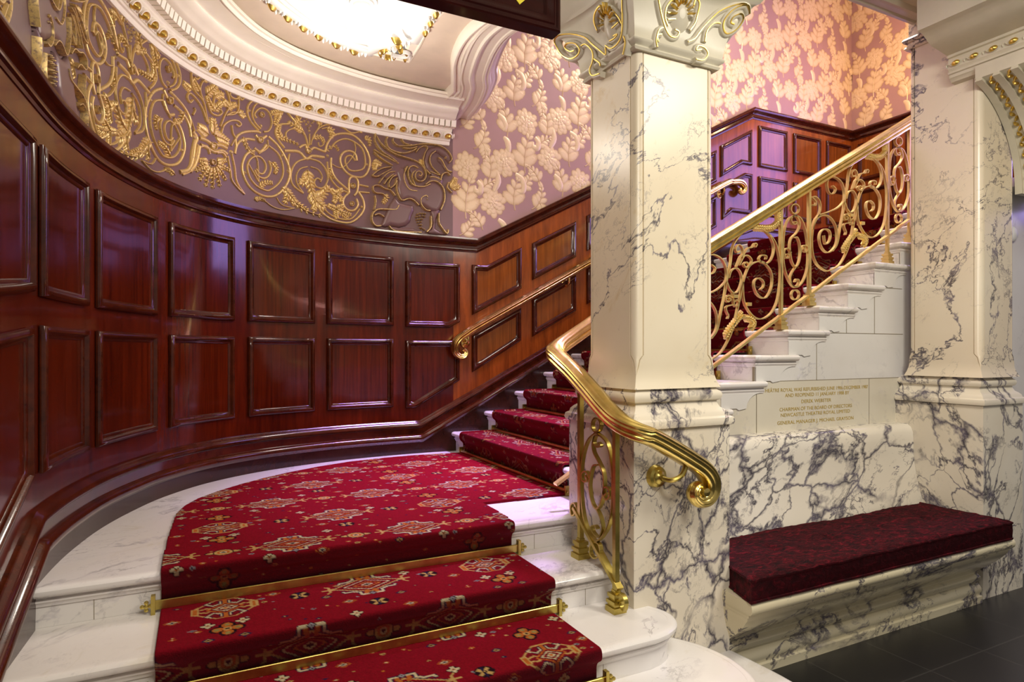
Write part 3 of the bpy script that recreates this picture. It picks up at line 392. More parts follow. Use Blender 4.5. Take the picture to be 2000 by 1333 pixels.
CF=[[1,[[2.21,1.504],[2.19,1.509],[2.197,1.532],[2.229,1.545],[2.248,1.525],[2.229,1.487],[2.184,1.463],[2.155,1.485],[2.158,1.523],[2.197,1.566],[2.248,1.578],[2.269,1.549]]],[1,[[2.265,1.558],[2.235,1.582],[2.184,1.573],[2.121,1.543],[2.071,1.493],[2.034,1.448],[2.004,1.408],[1.968,1.387]]],[1,[[2.065,1.408],[2.071,1.456],[2.102,1.491],[2.136,1.497]]],[1,[[2.016,1.319],[2.058,1.323],[2.086,1.357],[2.065,1.38],[2.028,1.381],[2.016,1.36],[2.046,1.369]]],[1,[[1.776,1.518],[1.805,1.467],[1.833,1.42],[1.862,1.39],[1.897,1.391],[1.913,1.416],[1.891,1.422]]],[1,[[1.793,1.326],[1.788,1.356],[1.799,1.399],[1.822,1.415]]],[0.8,[[1.799,1.349],[1.793,1.375],[1.816,1.385]]],[1,[[1.85,1.428],[1.83,1.455],[1.827,1.495],[1.85,1.53],[1.873,1.52],[1.891,1.506]]],[1,[[1.974,1.438],[1.998,1.472],[2.005,1.51],[2.004,1.552],[1.98,1.564],[1.974,1.53]]],[0.8,[[1.839,1.48],[1.873,1.486]]],[0.8,[[1.845,1.454],[1.891,1.467]]],[0.8,[[1.85,1.514],[1.885,1.507]]],[0.8,[[1.932,1.543],[1.933,1.562]]],[0.8,[[1.897,1.553],[1.92,1.538]]]]
CL=[[1,[[2.613,1.468],[2.641,1.475],[2.665,1.501],[2.641,1.511],[2.594,1.493],[2.574,1.457],[2.603,1.439],[2.66,1.448],[2.708,1.488],[2.713,1.537],[2.679,1.558],[2.603,1.539],[2.522,1.493],[2.478,1.445],[2.411,1.382],[2.378,1.354],[2.378,1.387]]],[1,[[2.557,1.469],[2.522,1.461],[2.482,1.413],[2.482,1.369],[2.509,1.336],[2.487,1.301],[2.427,1.287]]],[1,[[2.378,1.396],[2.33,1.362],[2.268,1.371],[2.246,1.411],[2.224,1.481],[2.209,1.514]]],[1,[[2.427,1.484],[2.436,1.526],[2.411,1.557],[2.362,1.562],[2.307,1.526],[2.261,1.467],[2.246,1.433]]],[0.8,[[2.362,1.51],[2.37,1.542]]],[0.8,[[2.346,1.461],[2.307,1.48],[2.291,1.482]]],[0.8,[[2.33,1.445],[2.268,1.448]]],[0.9,[[2.346,1.401],[2.307,1.397],[2.284,1.405],[2.314,1.41]]],[0.8,[[2.47,1.373],[2.427,1.337],[2.419,1.319]]],[1,[[2.239,1.376],[2.231,1.341],[2.246,1.298]]]]
# ------------------------------------------------------------------ walls, panelling
def zt(s):                                   # top of the dado rail
    if s <= 0: return .915+.012*min(-s, 3.5)
    return min(.915+.5175*s, 2.545) if s < 3.15 else 2.535
def zs(s):                                   # underside of the skirting mouldings
    if s < -3.87: return -.72+(s+3.87)*.46
    if s <= -.46: return -.72
    return min(-.72+(s+.46)*.557, 1.10)
def zk(s):
    if s < -3.9: return -.548+(s+3.9)*.46
    if s <= -.48: return -.552
    return min(-.552+(s+.48)*.52, 1.33)
SPL = -.20
EDGE = 4.74
wl = empty('wall_left', (.2, 4.5, -.81), kind='structure')
wb = empty('wall_back', (4.4, 4.76, -.81), kind='structure')
wr = empty('wall_right', (6.79, 3.4, 1.07), kind='structure')
mb = MB(); wall_sheet(mb, -6.35, SPL, 0.7, 1.95); obj('painted_frieze', mb, M['frieze'], wl)
mb = MB(); wall_sheet(mb, SPL, EDGE, .7, 4.3); obj('wallpaper', mb, M['paper'], wb)
mb = MB(); wall_sheet(mb, 0, 3.4, 1.2, 4.3, SM); obj('wallpaper', mb, M['paper'], wr)
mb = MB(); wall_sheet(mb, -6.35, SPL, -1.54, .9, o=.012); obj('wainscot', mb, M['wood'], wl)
mb = MB(); wall_sheet(mb, SPL, EDGE, -.82, lambda s: zt(s)-.05, o=.012); obj('wainscot', mb, M['wood_lit'], wb)
mb = MB(); wall_sheet(mb, 0, 3.4, .9, 2.5, SM, o=.012); obj('wainscot', mb, M['wood_lit'], wr)
def path_on(a, b, zf, o=0, extra=()):
    ss = sorted(set(srange(a, b, .06))|{e for e in extra if a < e < b})
    return [WM(s, zf(s), o) for s in ss]
CAP = [(.0, -.112), (.016, -.112), (.02, -.100), (.030, -.094), (.030, -.086), (.020, -.080), (.018, -.062), (.026, -.050), (.036, -.042), (.050, -.036), (.056, -.028), (.056, -.014), (.046, -.010), (.046, .0), (.0, .004)]
for pth, par, mt in ((path_on(-6.35, -.005, zt), wl, 'mould'), (path_on(-.005, EDGE, zt, extra=(0, 3.15)), wb, 'mould')):
    mb = MB(); sweep_h(mb, pth, CAP); obj('dado_rail', mb, M[mt], par)
mb = MB(); sweep_h(mb, [SM(0, 2.535), SM(3.4, 2.535)], CAP); obj('dado_rail', mb, M['mould'], wr)
SK = [(.0, .168), (.014, .166), (.020, .158), (.030, .150), (.040, .136), (.040, .124), (.028, .112), (.020, .108), (.020, .062), (.034, .056), (.046, .044), (.050, .030), (.046, .016), (.034, .006), (.030, 0), (0, 0)]
def skirt(a, b, extra):
    mb = MB(); ss = sorted(set(srange(a, b, .06))|{e for e in extra if a < e < b}); V = []
    for s in ss:
        k = (zk(s)-zs(s))/.168
        for o, z in SK: V.append(WM(s, zs(s)+z*k, o+.012))
    m = len(SK); mb.add(V, grid_faces(len(ss), m, False, False)); return mb
obj('skirting_moulding', skirt(-6.35, -.3, (-3.87, -.46, -.48)), M['mould'], wl); obj('skirting_moulding', skirt(-.3, EDGE, ()), M['mould'], wb)
mb = MB(); wall_sheet(mb, -6.35, -.3, lambda s: -.82 if s > -3.95 else -1.54, lambda s: zs(s)+.01, o=.026); obj('skirting_board', mb, M['skirt'], wl)
mb = MB(); wall_sheet(mb, -.3, EDGE, -.82, lambda s: zs(s)+.01, o=.026); obj('skirting_board', mb, M['skirt'], wb)
FR = [(0, .012), (0, .022), (.006, .030), (.014, .034), (.022, .034), (.028, .028), (.032, .020), (.040, .018), (.046, .014), (.050, .004), (.052, .002)]
def panel(par, poly, mf, mapf=WM):
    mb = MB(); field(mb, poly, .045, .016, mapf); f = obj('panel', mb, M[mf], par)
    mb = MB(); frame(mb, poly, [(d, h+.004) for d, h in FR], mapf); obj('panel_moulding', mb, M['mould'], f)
def R(a, b, z0, z1): return [(a, z0), (b, z0), (b, z1), (a, z1)]
TR = [(-3.817, -3.284), (-3.175, -2.577), (-2.46, -1.924), (-1.82, -1.317), (-1.225, -.697)]
for a, b in TR:
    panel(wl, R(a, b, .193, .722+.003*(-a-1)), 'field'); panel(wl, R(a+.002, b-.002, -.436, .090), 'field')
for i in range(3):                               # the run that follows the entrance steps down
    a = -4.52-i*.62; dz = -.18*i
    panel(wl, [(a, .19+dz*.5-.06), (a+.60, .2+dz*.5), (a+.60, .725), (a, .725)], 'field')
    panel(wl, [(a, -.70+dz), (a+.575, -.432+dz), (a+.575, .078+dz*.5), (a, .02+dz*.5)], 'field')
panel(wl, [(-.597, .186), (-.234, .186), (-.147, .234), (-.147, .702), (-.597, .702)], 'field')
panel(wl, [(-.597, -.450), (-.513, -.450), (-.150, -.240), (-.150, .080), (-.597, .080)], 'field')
panel(wb, [(-.042, .291), (.410, .529), (.410, .879), (.083, .703), (-.042, .703)], 'field_lit')
panel(wb, [(-.042, -.177), (.405, .088), (.405, .363), (-.042, .123)], 'field_lit')
for i in range(4):
    a = .515+.555*i; b = a+.44; k = .522
    panel(wb, [(a, .604+k*(a-.515)), (b, .604+k*(b-.515)), (b, .921+k*(b-.515)), (a, .921+k*(a-.515))], 'field_lit')
    panel(wb, [(a, .12+.535*(a-.515)), (b, .12+.535*(b-.515)), (b, .437+.535*(b-.515)), (a, .437+.535*(a-.515))], 'field_lit')
panel(wb, [(2.68, 1.755), (2.98, 1.93), (3.115, 1.93), (3.115, 2.305), (2.68, 2.075)], 'field_lit')
panel(wb, [(2.70, 1.325), (2.83, 1.418), (3.12, 1.418), (3.12, 1.84), (3.01, 1.84), (2.70, 1.672)], 'field_lit')
for a, b in ((3.215, 3.643), (3.742, 4.178), (4.275, 4.69)):
    panel(wb, R(a, b, 1.93, 2.365), 'field_lit'); panel(wb, R(a, b, 1.42, 1.832), 'field_lit')
for i in range(5):
    a = .09+.545*i
    panel(wr, R(a, a+.44, 1.93, 2.365), 'field_lit', SM); panel(wr, R(a, a+.44, 1.42, 1.832), 'field_lit', SM)

# ------------------------------------------------------------------ embossed wallpaper motifs
def flower(mb, s, z, mapf, r=.098, rot=0.):
    for ring, (n, rad, ru, rv, h) in enumerate(((11, .66, .34, .27, .0022), (10, .52, .30, .26, .0036), (8, .37, .26, .23, .0050), (6, .21, .22, .19, .0064), (4, .08, .15, .12, .0078))):
        for i in range(n):
            a = rot+2*PI*(i+.5*ring)/n+.15*math.sin(3.1*i+ring); q = 1+.13*math.sin(2.3*i+1.7*ring)
            dome(mb, s+math.cos(a)*rad*r*q, z+math.sin(a)*rad*r*q*1.02, ru*r, rv*r, h, mapf, a, 10, 3, .0, .9, 0, .95)
def sprig(mb, s, z, ang, L, mapf, bend=.5, n=4, h=.0032):
    x, y, a = s, z, ang; pts = [(x, y)]
    for i in range(n+1):
        f = i/n; w = L*(.30*(1-f)+.13)
        if i:
            for sgn in (-1, 1):
                b = a+sgn*(.95-.3*f); dome(mb, x+math.cos(b)*w*.55, y+math.sin(b)*w*.55, w*.72, w*.40, h, mapf, b, 9, 3, .0, .9, 0, .9); dome(mb, x+math.cos(b)*w*.8, y+math.sin(b)*w*.8, w*.3, w*.2, h, mapf, b+.9*sgn, 8, 3, .0, .9, 0, .9)
        x += math.cos(a)*L/n*.85; y += math.sin(a)*L/n*.85; a += bend/n; pts.append((x, y))
    dome(mb, x, y, L*.16, L*.10, h, mapf, a, 9, 3, .0, .9, 0, .9)
    ribbon(mb, pts, [(-.006, 0), (0, h+.001), (.006, 0)], mapf, 2, None, .3)
def curl(mb, pts, w, mapf, h=.005): ribbon(mb, pts, [(-w, 0), (-w*.5, h), (w*.5, h), (w, 0)], mapf, 4, lambda t: .45+.9*math.sin(PI*min(1, t*.9+.1)), .7)
def papermotifs(par, mapf, s0, s1, inside, ph=0):
    mb = MB()
    for i in range(-12, 22):
        for j in range(-12, 12):
            ds = i*.542+ph; dz = i*.441+j*.885
            for k, (a, b) in enumerate(((-.079, 1.514), (.26, 1.583), (.154, 1.235))):
                if inside(a+ds, b+dz, .06): flower(mb, a+ds, b+dz, mapf, (.120, .132, .125)[k], k*.7)
            for a, b, g, L, bd in ((.455, 1.52, 1.65, .22, -.5), (.105, 1.40, 1.2, .17, .9), (.60, 1.44, 1.9, .12, .8), (.36, 1.19, 1.75, .19, -.7), (.285, 1.80, 1.5, .18, .6), (.575, 1.74, 1.1, .12, -.9), (-.02, 1.66, .6, .15, 1.2), (.40, 1.38, .5, .12, 1.0), (.06, 1.72, -1.2, .10, -.6)):
                if inside(a+ds, b+dz, .05): sprig(mb, a+ds, b+dz, g, L*1.62, mapf, bd)
            for pts in ([(.36, 1.50), (.42, 1.47), (.445, 1.40), (.42, 1.35), (.37, 1.36)], [(.16, 1.33), (.2, 1.42), (.19, 1.5)], [(.01, 1.40), (.045, 1.36), (.03, 1.31), (-.01, 1.32), (-.01, 1.36)], [(.3, 1.68), (.29, 1.76), (.25, 1.80)], [(.2, 1.1), (.25, 1.06), (.27, 1.0), (.24, .97)]):
                if inside(pts[0][0]+ds, pts[0][1]+dz, .05): curl(mb, [(x+ds, y+dz) for x, y in pts], .021, mapf)
    return obj('embossed_motifs', mb, M['motif'], par, angle=60, att='rel')
papermotifs(wb, WM, SPL, EDGE, lambda s, z, m: s > SPL+m*.6 and s < EDGE-m*.6 and z > zt(s)-.06 and z < 4.25)
papermotifs(wr, SM, 0, 3.2, lambda s, z, m: s > m*.5 and s < 1.0 and z > 2.48 and z < 4.25, .35)

# ------------------------------------------------------------------ gilded arabesque on the frieze and the griffins
SEC = lambda w, h: [(-w, -.002), (-w*.8, h*.55), (-w*.3, h), (w*.3, h), (w*.8, h*.55), (w, -.002)]
def relief_strokes(mb, data, w0, h, mapf=WM, att=.60, k=3):
    for w, p in data: ribbon(mb, p, SEC(w0*w, h), mapf, k, None, att)
def relief_leaves(mb, data, mapf, sc_=1.):
    for w, p in data:
        q = cr(p, 6); n = len(q); L = np.hypot(*(q[-1]-q[0])); g = .0135*w
        for i in range(1, n-1, 2):
            f = i/(n-1); T = q[min(i+1, n-1)]-q[i-1]; a = math.atan2(T[1], T[0]); wd = g*(1.25-.5*f)
            for sgn in (-1, 1):
                b = a+sgn*.85; dome(mb, q[i][0]+math.cos(b)*wd, q[i][1]+math.sin(b)*wd, wd*1.5, wd*.62, .013, mapf, b, 8, 2, -.002, .62)
        T = q[-1]-q[-3]; dome(mb, q[-1][0], q[-1][1], g*1.5, g*.6, .012, mapf, math.atan2(T[1], T[0]), 8, 2, -.002, .6)
        ribbon(mb, p, SEC(.004*w, .016), mapf, 3, None, .55)
def dots(mb, data, mapf, h=.012, sc_=.0038):
    for r, p in data:
        for s, z in p:
            dome(mb, s, z, r*sc_, r*sc_, h, mapf, 0, 10, 3, -.002, .45)
            if r > 5: frame_ring(mb, s, z, r*sc_*.75, mapf)
def frame_ring(mb, s, z, r, mapf): ribbon(mb, [(s+r*math.cos(a*PI/4), z+r*math.sin(a*PI/4)) for a in range(9)], SEC(.004, .018), mapf, 2, None, .5)
PS = -2.078
mir = lambda s, z, o=0: WM(2*PS-s, z, o)
mb = MB()
for mp in (WM, mir):
    relief_strokes(mb, RA, .0092, .011, mp); relief_leaves(mb, RAL, mp); dots(mb, RAD, mp)
relief_strokes(mb, RB, .0105, .013); relief_leaves(mb, RBL, WM); dots(mb, RBD, WM)
mp = lambda s, z, o=0: WM(s-3.16, z, o)
relief_strokes(mb, RA, .0092, .011, mp); relief_leaves(mb, RAL, mp); dots(mb, RAD, mp)
obj('arabesque_relief', mb, M['relief'], wl, angle=50, att='rel')
def inflate(mb, poly, h, mapf, att, step=.006):
    P_ = np.array(poly); a, b = P_.min(0)-step, P_.max(0)+step; us_ = np.arange(a[0], b[0], step); vs = np.arange(a[1], b[1], step)
    U_, V_ = np.meshgrid(us_, vs); x, y = U_.ravel(), V_.ravel(); c = np.zeros(len(x), bool); n = len(P_); d = np.full(len(x), 9.)
    for i in range(n):
        x0, y0 = P_[i]; x1, y1 = P_[(i+1) % n]
        if y0 != y1: c ^= ((y0 > y) != (y1 > y)) & (x < (x1-x0)*(y-y0)/(y1-y0)+x0)
        e = np.array([x1-x0, y1-y0]); t = np.clip(((x-x0)*e[0]+(y-y0)*e[1])/(e@e+1e-12), 0, 1); d = np.minimum(d, np.hypot(x-x0-t*e[0], y-y0-t*e[1]))
    H = np.where(c, h*np.sqrt(1-(1-np.clip(d/(h*1.5), 0, 1))**2), -.004); V = [mapf(p, q, o) for p, q, o in zip(x, y, H)]; m = len(us_); keep = c.reshape(len(vs), m)
    k2 = keep.copy(); k2[1:] |= keep[:-1]; k2[:-1] |= keep[1:]; k2[:, 1:] |= keep[:, :-1]; k2[:, :-1] |= keep[:, 1:]
    F = [(i*m+j, i*m+j+1, (i+1)*m+j+1, (i+1)*m+j) for i in range(len(vs)-1) for j in range(m-1) if k2[i, j] and k2[i, j+1] and k2[i+1, j+1] and k2[i+1, j]]
    remap = {}; VV = []; FF = []
    for f in F:
        g = []
        for q in f:
            if q not in remap: remap[q] = len(VV); VV.append(V[q])
            g.append(remap[q])
        FF.append(g)
    mb.add(VV, FF, [att]*len(VV))
def griffin(mapf, par, nm):
    mb = MB()
    for hh, p in GP:
        inflate(mb, p, hh, mapf, -.12)
    relief_strokes(mb, G, .0065, .029, mapf, .52); relief_leaves(mb, GL, mapf); dots(mb, GG, mapf, .034)
    return obj(nm, mb, M['relief'], par, angle=50, att='rel')
gr = empty('griffin_relief', (1.6, 4.7, .93), 'seated winged griffin relief in mauve plaster at the right end of the frieze', 'relief')
griffin(WM, gr, 'griffin_body')
gr2 = empty('griffin_relief', (-.45, 3.2, .93), 'griffin relief at the far left end of the frieze, seen nearly edge-on', 'relief')
griffin(mir, gr2, 'griffin_body')

# ------------------------------------------------------------------ cornice over the apse
co = empty('trim_1', (.5, 4.5, 1.66), kind='structure')
CP = [WM(s, 0) for s in srange(-6.3, -.235, .05)]
def corn(name, prof, mat, par=co):
    mb = MB(); sweep_h(mb, CP, prof); return obj(name, mb, M[mat], par)
corn('lower_fillet', [(0, 1.655), (.018, 1.655), (.024, 1.665), (.024, 1.682), (.036, 1.684), (.040, 1.690), (.040, 1.696), (0, 1.75)], 'plaster')
corn('bead_band', [(.03, 1.692), (.046, 1.696), (.074, 1.738), (.086, 1.742), (.092, 1.748), (.092, 1.754), (.03, 1.78)], 'plaster')
corn('dentil_ground', [(.05, 1.75), (.092, 1.750), (.098, 1.758), (.104, 1.760), (.108, 1.808), (.168, 1.812), (.172, 1.806), (.180, 1.808), (.184, 1.816), (.05, 1.85)], 'plaster')
corn('corona_moulding', [(.12, 1.806), (.188, 1.808), (.200, 1.816), (.228, 1.836), (.262, 1.848), (.268, 1.858), (.262, 1.866), (.27, 1.872), (.385, 1.884), (.392, 1.876), (.402, 1.874), (.410, 1.880), (.414, 1.89), (.428, 1.892), (.43, 1.91), (.12, 1.93)], 'plaster')
def at_path(s, o, z): p = wp(s)+wn(s)*o; return (p[0], p[1], z)
mbw, mbg, mbd = MB(), MB(), MB()
s = -.26; 
while s > -4.6:                                   # gilt beads in their cups, dentils above
    n = wn(s); c = np.array(at_path(s, .066, 1.712)); t = np.array([-n[1], n[0], 0]); nn = np.array([n[0], n[1], 0])
    up = np.array([0, 0, 1.]); ax = nn*.83-up*.56; u2 = nn*.56+up*.83
    mp = lambda a, b, o: c+t*a+u2*b+ax*o
    dome(mbg, 0, 0, .026, .0235, .032, mp, 0, 14, 4, -.004)
    ribbon(mbw, [(.035*math.cos(a), .030*math.sin(a)-.002) for a in np.linspace(-.35, PI+.35, 9)], [(-.006, -.004), (-.003, .016), (.003, .016), (.006, -.004)], mp, 2)
    dome(mbw, .047, .004, .006, .020, .012, mp, 0, 8, 2, -.004)
    s -= .094
obj('gilt_beads', mbg, M['gold'], co); obj('bead_cups', mbw, M['plaster'], co)
s = -.24
while s > -4.6:
    V = [at_path(s+a, o, z) for a in (-.018, .018) for o, z in ((.10, 1.762), (.150, 1.762), (.162, 1.812), (.10, 1.812))]
    mbd.add(V, [(0, 1, 2, 3), (7, 6, 5, 4), (0, 4, 5, 1), (1, 5, 6, 2), (3, 2, 6, 7), (0, 3, 7, 4)]); s -= .047
obj('dentils', mbd, M['plaster'], co, smooth=False)

# ------------------------------------------------------------------ ceiling over the landing with its serpentine free edge
SC_ = [(2.06, 4.78), (2.045, 4.68), (2.012, 4.42), (1.94, 4.14), (1.85, 3.945), (1.765, 3.62), (1.745, 3.4), (1.79, 3.23), (1.90, 3.05), (2.06, 2.86), (2.2, 2.66), (2.25, 2.4)]
SCp = cr([(x-.06, y) for x, y in SC_], 6)
ceil = empty('ceiling', (.8, 3.0, 1.9), kind='structure')
A = [tuple(wp(s)) for s in srange(-6.3, 0, .08)]
outer = A+[tuple(p) for p in SCp]+[(2.25, .2)]
def flat_ring(name, outer, z, mat, holes=None, up=False):
    cu = bpy.data.curves.new('c', 'CURVE'); cu.dimensions = '2D'; cu.fill_mode = 'BOTH'
    for lp in [outer]+(holes or []):
        sp = cu.splines.new('POLY'); sp.points.add(len(lp)-1); sp.use_cyclic_u = True
        for i, p in enumerate(lp): sp.points[i].co = (p[0], p[1], 0, 1)
    o = bpy.data.objects.new('tmp', cu); COL.objects.link(o); bpy.context.view_layer.update()
    me = bpy.data.meshes.new_from_object(o); V = [(v.co.x, v.co.y, z) for v in me.vertices]; F = [tuple(p.vertices) for p in me.polygons]
    bpy.data.objects.remove(o); bpy.data.curves.remove(cu)
    mb = MB(); mb.add(V, F); return obj(name, mb, M[mat], ceil, smooth=False)
# loops at ceiling level (plan)
LA = [(-.13, 2.2), (-.13, 2.9), (-.10, 3.3), (.0, 3.70), (.14, 3.93), (.32, 4.09), (.65, 4.30), (1.01, 4.41), (1.32, 4.455), (1.66, 4.47)]+[tuple(p) for p in cr([(1.66, 4.27), (1.575, 4.05), (1.50, 3.85), (1.452, 3.60), (1.455, 3.40), (1.50, 3.20), (1.60, 3.0), (1.75, 2.8), (1.85, 2.6), (1.88, 2.2)], 4)]
LA = [tuple(p) for p in cr(LA[:10], 4)]+LA[10:]
LB = [tuple(p) for p in cr([(.10, 2.2), (.10, 2.9), (.13, 3.2), (.22, 3.50), (.36, 3.68), (.50, 3.82), (.68, 3.965), (.90, 4.04), (1.25, 4.05)], 4)]+[tuple(p) for p in cr([(1.25, 4.05), (1.245, 3.85), (1.225, 3.6), (1.235, 3.4), (1.27, 3.2), (1.33, 3.0), (1.40, 2.8), (1.44, 2.6), (1.45, 2.2)], 4)][1:]
LC = [tuple(p) for p in cr([(.26, 2.2), (.26, 3.0), (.30, 3.35), (.39, 3.60), (.56, 3.77), (.76, 3.90), (.945, 3.965)], 4)]+[(.96, 3.92)]+[tuple(p) for p in cr([(.96, 3.92), (1.02, 3.85), (1.075, 3.76), (1.09, 3.70)], 3)][1:]+[(1.135, 3.70)]+[tuple(p) for p in cr([(1.13, 3.58), (1.12, 3.4), (1.13, 3.2), (1.17, 3.0), (1.2, 2.7), (1.2, 2.2)], 4)]
flat_ring('outer_soffit', outer, 1.895, 'plaster', [LA])
flat_ring('recessed_band', LA, 1.935, 'plaster_shade', [LB])
flat_ring('flat_ceiling', LC, 1.985, 'ceilw')
mb = MB(); sweep_h(mb, [(x, y, 0) for x, y in LA], [(-.055, 1.895), (-.052, 1.884), (-.044, 1.884), (-.040, 1.893), (-.020, 1.893), (-.014, 1.880), (-.002, 1.878), (.008, 1.886), (.014, 1.90), (.02, 1.93), (.02, 1.96)], caps=False, loopprof=False)
obj('inner_moulding', mb, M['plaster'], ceil)
mb = MB(); sweep_h(mb, [(x, y, 0) for x, y in LB], [(-.02, 1.94), (-.018, 1.925), (-.008, 1.922), (.0, 1.93), (.02, 1.93), (.045, 1.925), (.06, 1.935)], caps=False, loopprof=False)
obj('inner_fillet', mb, M['plaster'], ceil)
mb = MB(); sweep_h(mb, [(x, y, 0) for x, y in LC], [(-.12, 1.935), (-.10, 1.925), (-.085, 1.915), (-.06, 1.912), (-.045, 1.92), (-.03, 1.94), (-.022, 1.96), (-.012, 1.965), (0, 1.985)], caps=False, loopprof=False)
obj('wreath_moulding', mb, M['ceilw'], ceil)
mb = MB(); mg = MB(); P0 = np.array(LC); k = 0; acc = 0
for i in range(1, len(P0)):
    t = P0[i]-P0[i-1]; L = np.hypot(*t); 
    if L < 1e-6: continue
    t /= L; n = np.array([t[1], -t[0]]); a = 0
    while acc+L-a*1 >= .115 and a < L:
        need = .115-acc; a += need; acc = 0 if a <= L else acc
        if a > L: break
        c = P0[i-1]+t*a-n*.085
        mp = lambda u, v, o, c=c, t=t, n=n: (c[0]+t[0]*u+n[0]*v, c[1]+t[1]*u+n[1]*v, 1.918-o)
        dome(mg, 0, -.008, .040, .022, .030, mp, 0, 12, 3, -.01)
        for q in range(6): dome(mb, .060+.018*math.cos(q), .018*math.sin(q*1.7), .014, .009, .020+.005*(q % 2), mp, q, 7, 2, -.008)
        L -= 0
        if L-a < .115: acc = L-a; break
    else: acc += max(0, L-a) if a == 0 else 0
# corner cartouche
for cx, cy, nq in ((1.12, 3.99, 1),):
    for q in range(16):
        a = q*.39; r = .02+.007*q; mp = lambda u, v, o: (cx+u, cy+v, 1.918-o)
        dome(mg if q % 3 else mb, r*math.cos(a), r*math.sin(a)*.8, .026, .012, .026, mp, a+1.3, 9, 2, -.01)
    ribbon(mb, [(.0, -.02), (.05, -.01), (.09, -.03), (.10, -.07), (.07, -.09), (.05, -.07)], SEC(.010, .02), mp, 4)
    dome(mg, .10, .03, .02, .011, .02, mp, .6, 9, 2, -.01)
obj('gilt_leaves', mg, M['gold'], ceil); obj('plaster_florets', mb, M['ceilw'], ceil)
# free edge: stepped mouldings, then the well wall going up
mb = MB(); sweep_h(mb, [(x, y, 0) for x, y in SCp][::1], [(-.10, 1.896), (-.20, 1.892), (-.205, 1.884), (-.19, 1.878), (-.175, 1.886), (-.13, 1.888), (-.125, 1.878), (-.112, 1.874), (-.10, 1.88), (-.04, 1.902), (-.03, 1.896), (-.018, 1.894), (-.008, 1.902), (.0, 1.916), (.012, 1.922), (.018, 1.938), (.034, 1.945), (.046, 1.962), (.06, 1.966), (.06, 2.06), (-.1, 2.06)][::1]) if False else None
ed = [(.20, 1.900), (.195, 1.884), (.182, 1.880), (.172, 1.890), (.135, 1.890), (.125, 1.876), (.112, 1.876), (.100, 1.886), (.085, 1.896), (.045, 1.900), (.036, 1.888), (.022, 1.886), (.012, 1.898), (.0, 1.906), (-.014, 1.915), (-.018, 1.93), (-.034, 1.938), (-.046, 1.956), (-.062, 1.96), (-.062, 4.3), (.0, 4.3)]
mb = MB(); sweep_h(mb, [(x, y, 0) for x, y in SCp], ed, loopprof=False, caps=False); obj('serpentine_edge', mb, M['plaster'], ceil)
up = MB(); box(up, -1, 7, 2.2, 5, 4.3, 4.4); obj('upper_ceiling', up, M['ceilw'], ceil)
# lamp
lp = empty('ceiling_lamp', (.83, 3.56, 1.98), 'glowing opal globe on a round moulded rose in the landing ceiling', 'lamp')
mb = MB(); lathe(mb, [(.001, 0), (.085, 0), (.085, -.010), (.070, -.016), (.066, -.026), (.050, -.030), (.046, -.044), (.001, -.046)], (.83, 3.56, 1.985), 32); obj('ceiling_rose', mb, M['ceilw'], lp)
mb = MB(); lathe(mb, [(.001, -.225), (.03, -.22), (.06, -.20), (.082, -.165), (.086, -.135), (.072, -.095), (.050, -.065), (.042, -.04), (.001, -.04)], (.83, 3.56, 1.985), 28); GLOBE = obj('glass_globe', mb, M['globe'], lp)
# ------------------------------------------------------------------ floor and stairs
mb = MB(); box(mb, -1.5, 8.5, -3.5, 2.9, -1.62, -1.54); obj('floor', mb, M['floor'], kind='structure', smooth=False)
NOSE = [(0, -.075), (.006, -.072), (.008, -.062), (.014, -.056), (.014, -.050), (.006, -.046), (.008, -.040), (.018, -.038), (.030, -.034), (.038, -.024), (.038, -.012), (.030, -.003), (.020, 0), (0, 0)]
def slab(name, path, back, z, par, h=.146, lab=None):
    """a step: riser block, tread and rolled nosing swept along its free edge"""
    mb = MB(); pts = list(path)+list(back); poly_ext(mb, pts, z-h, z-.0005)
    b = obj(name, mb, M['step'], par, smooth=False, label=lab)
    mb = MB(); pth = [(x, y, z) for x, y in path]; sweep_h(mb, pth, NOSE); obj('nosing', mb, M['step'], b); return b
ls = empty('lower_staircase', (.6, 2.0, -1.54), 'short flight of white marble steps up to the curved landing', 'staircase')
T1, T2, T3, T4, T5 = -1.394, -1.248, -1.102, -.956, -.810
landA = [tuple(wp(s)) for s in srange(-3.80, 0, .08)]
slab('landing', [(-.545, 2.66), (1.66, 2.66)], [(1.66, 2.70), (1.90, 2.70), (1.90, 4.77)]+landA[::-1][2:], T5, ls)
for x, yy, z0, z1 in ((-.33, 2.6595, T4, T5-.06), (1.45, 2.6595, T4, T5-.06), (1.50, 2.2895, T3, T4-.06), (1.36, 1.9545, T2, T3-.06)):
    mb = MB(); box(mb, x-.0012, x+.0012, yy, yy+.002, z0, z1); obj('joint_line', mb, M['mortar'], ls, smooth=False)
slab('step', [(-.58, 2.29), (1.66, 2.29)], [(1.66, 2.72), (-.55, 2.72)], T4, ls)
slab('step', [(-.60, 1.955), (1.585, 1.955)]+[tuple(p) for p in cr([(1.64, 1.965), (1.70, 1.995), (1.738, 2.05), (1.735, 2.11), (1.71, 2.165)], 4)], [(1.70, 2.4), (-.58, 2.4)], T3, ls)
slab('step', [(-.61, 1.62), (1.66, 1.62)]+[tuple(p) for p in cr([(1.76, 1.645), (1.86, 1.73), (1.90, 1.85), (1.895, 1.96), (1.86, 2.06), (1.79, 2.165)], 4)], [(1.7, 2.3), (-.60, 2.1)], T2, ls)
slab('step', [(-.6, 1.27), (1.80, 1.27)]+[tuple(p) for p in cr([(1.98, 1.32), (2.12, 1.45), (2.19, 1.62), (2.21, 1.85), (2.205, 2.0), (2.19, 2.165)], 4)], [(1.9, 2.3), (-.58, 1.8)], T1, ls)
for x in (.06,): pass
XN = lambda n: 2.952+(n-5)*.28
ZN = lambda n: -.027+(n-5)*.157
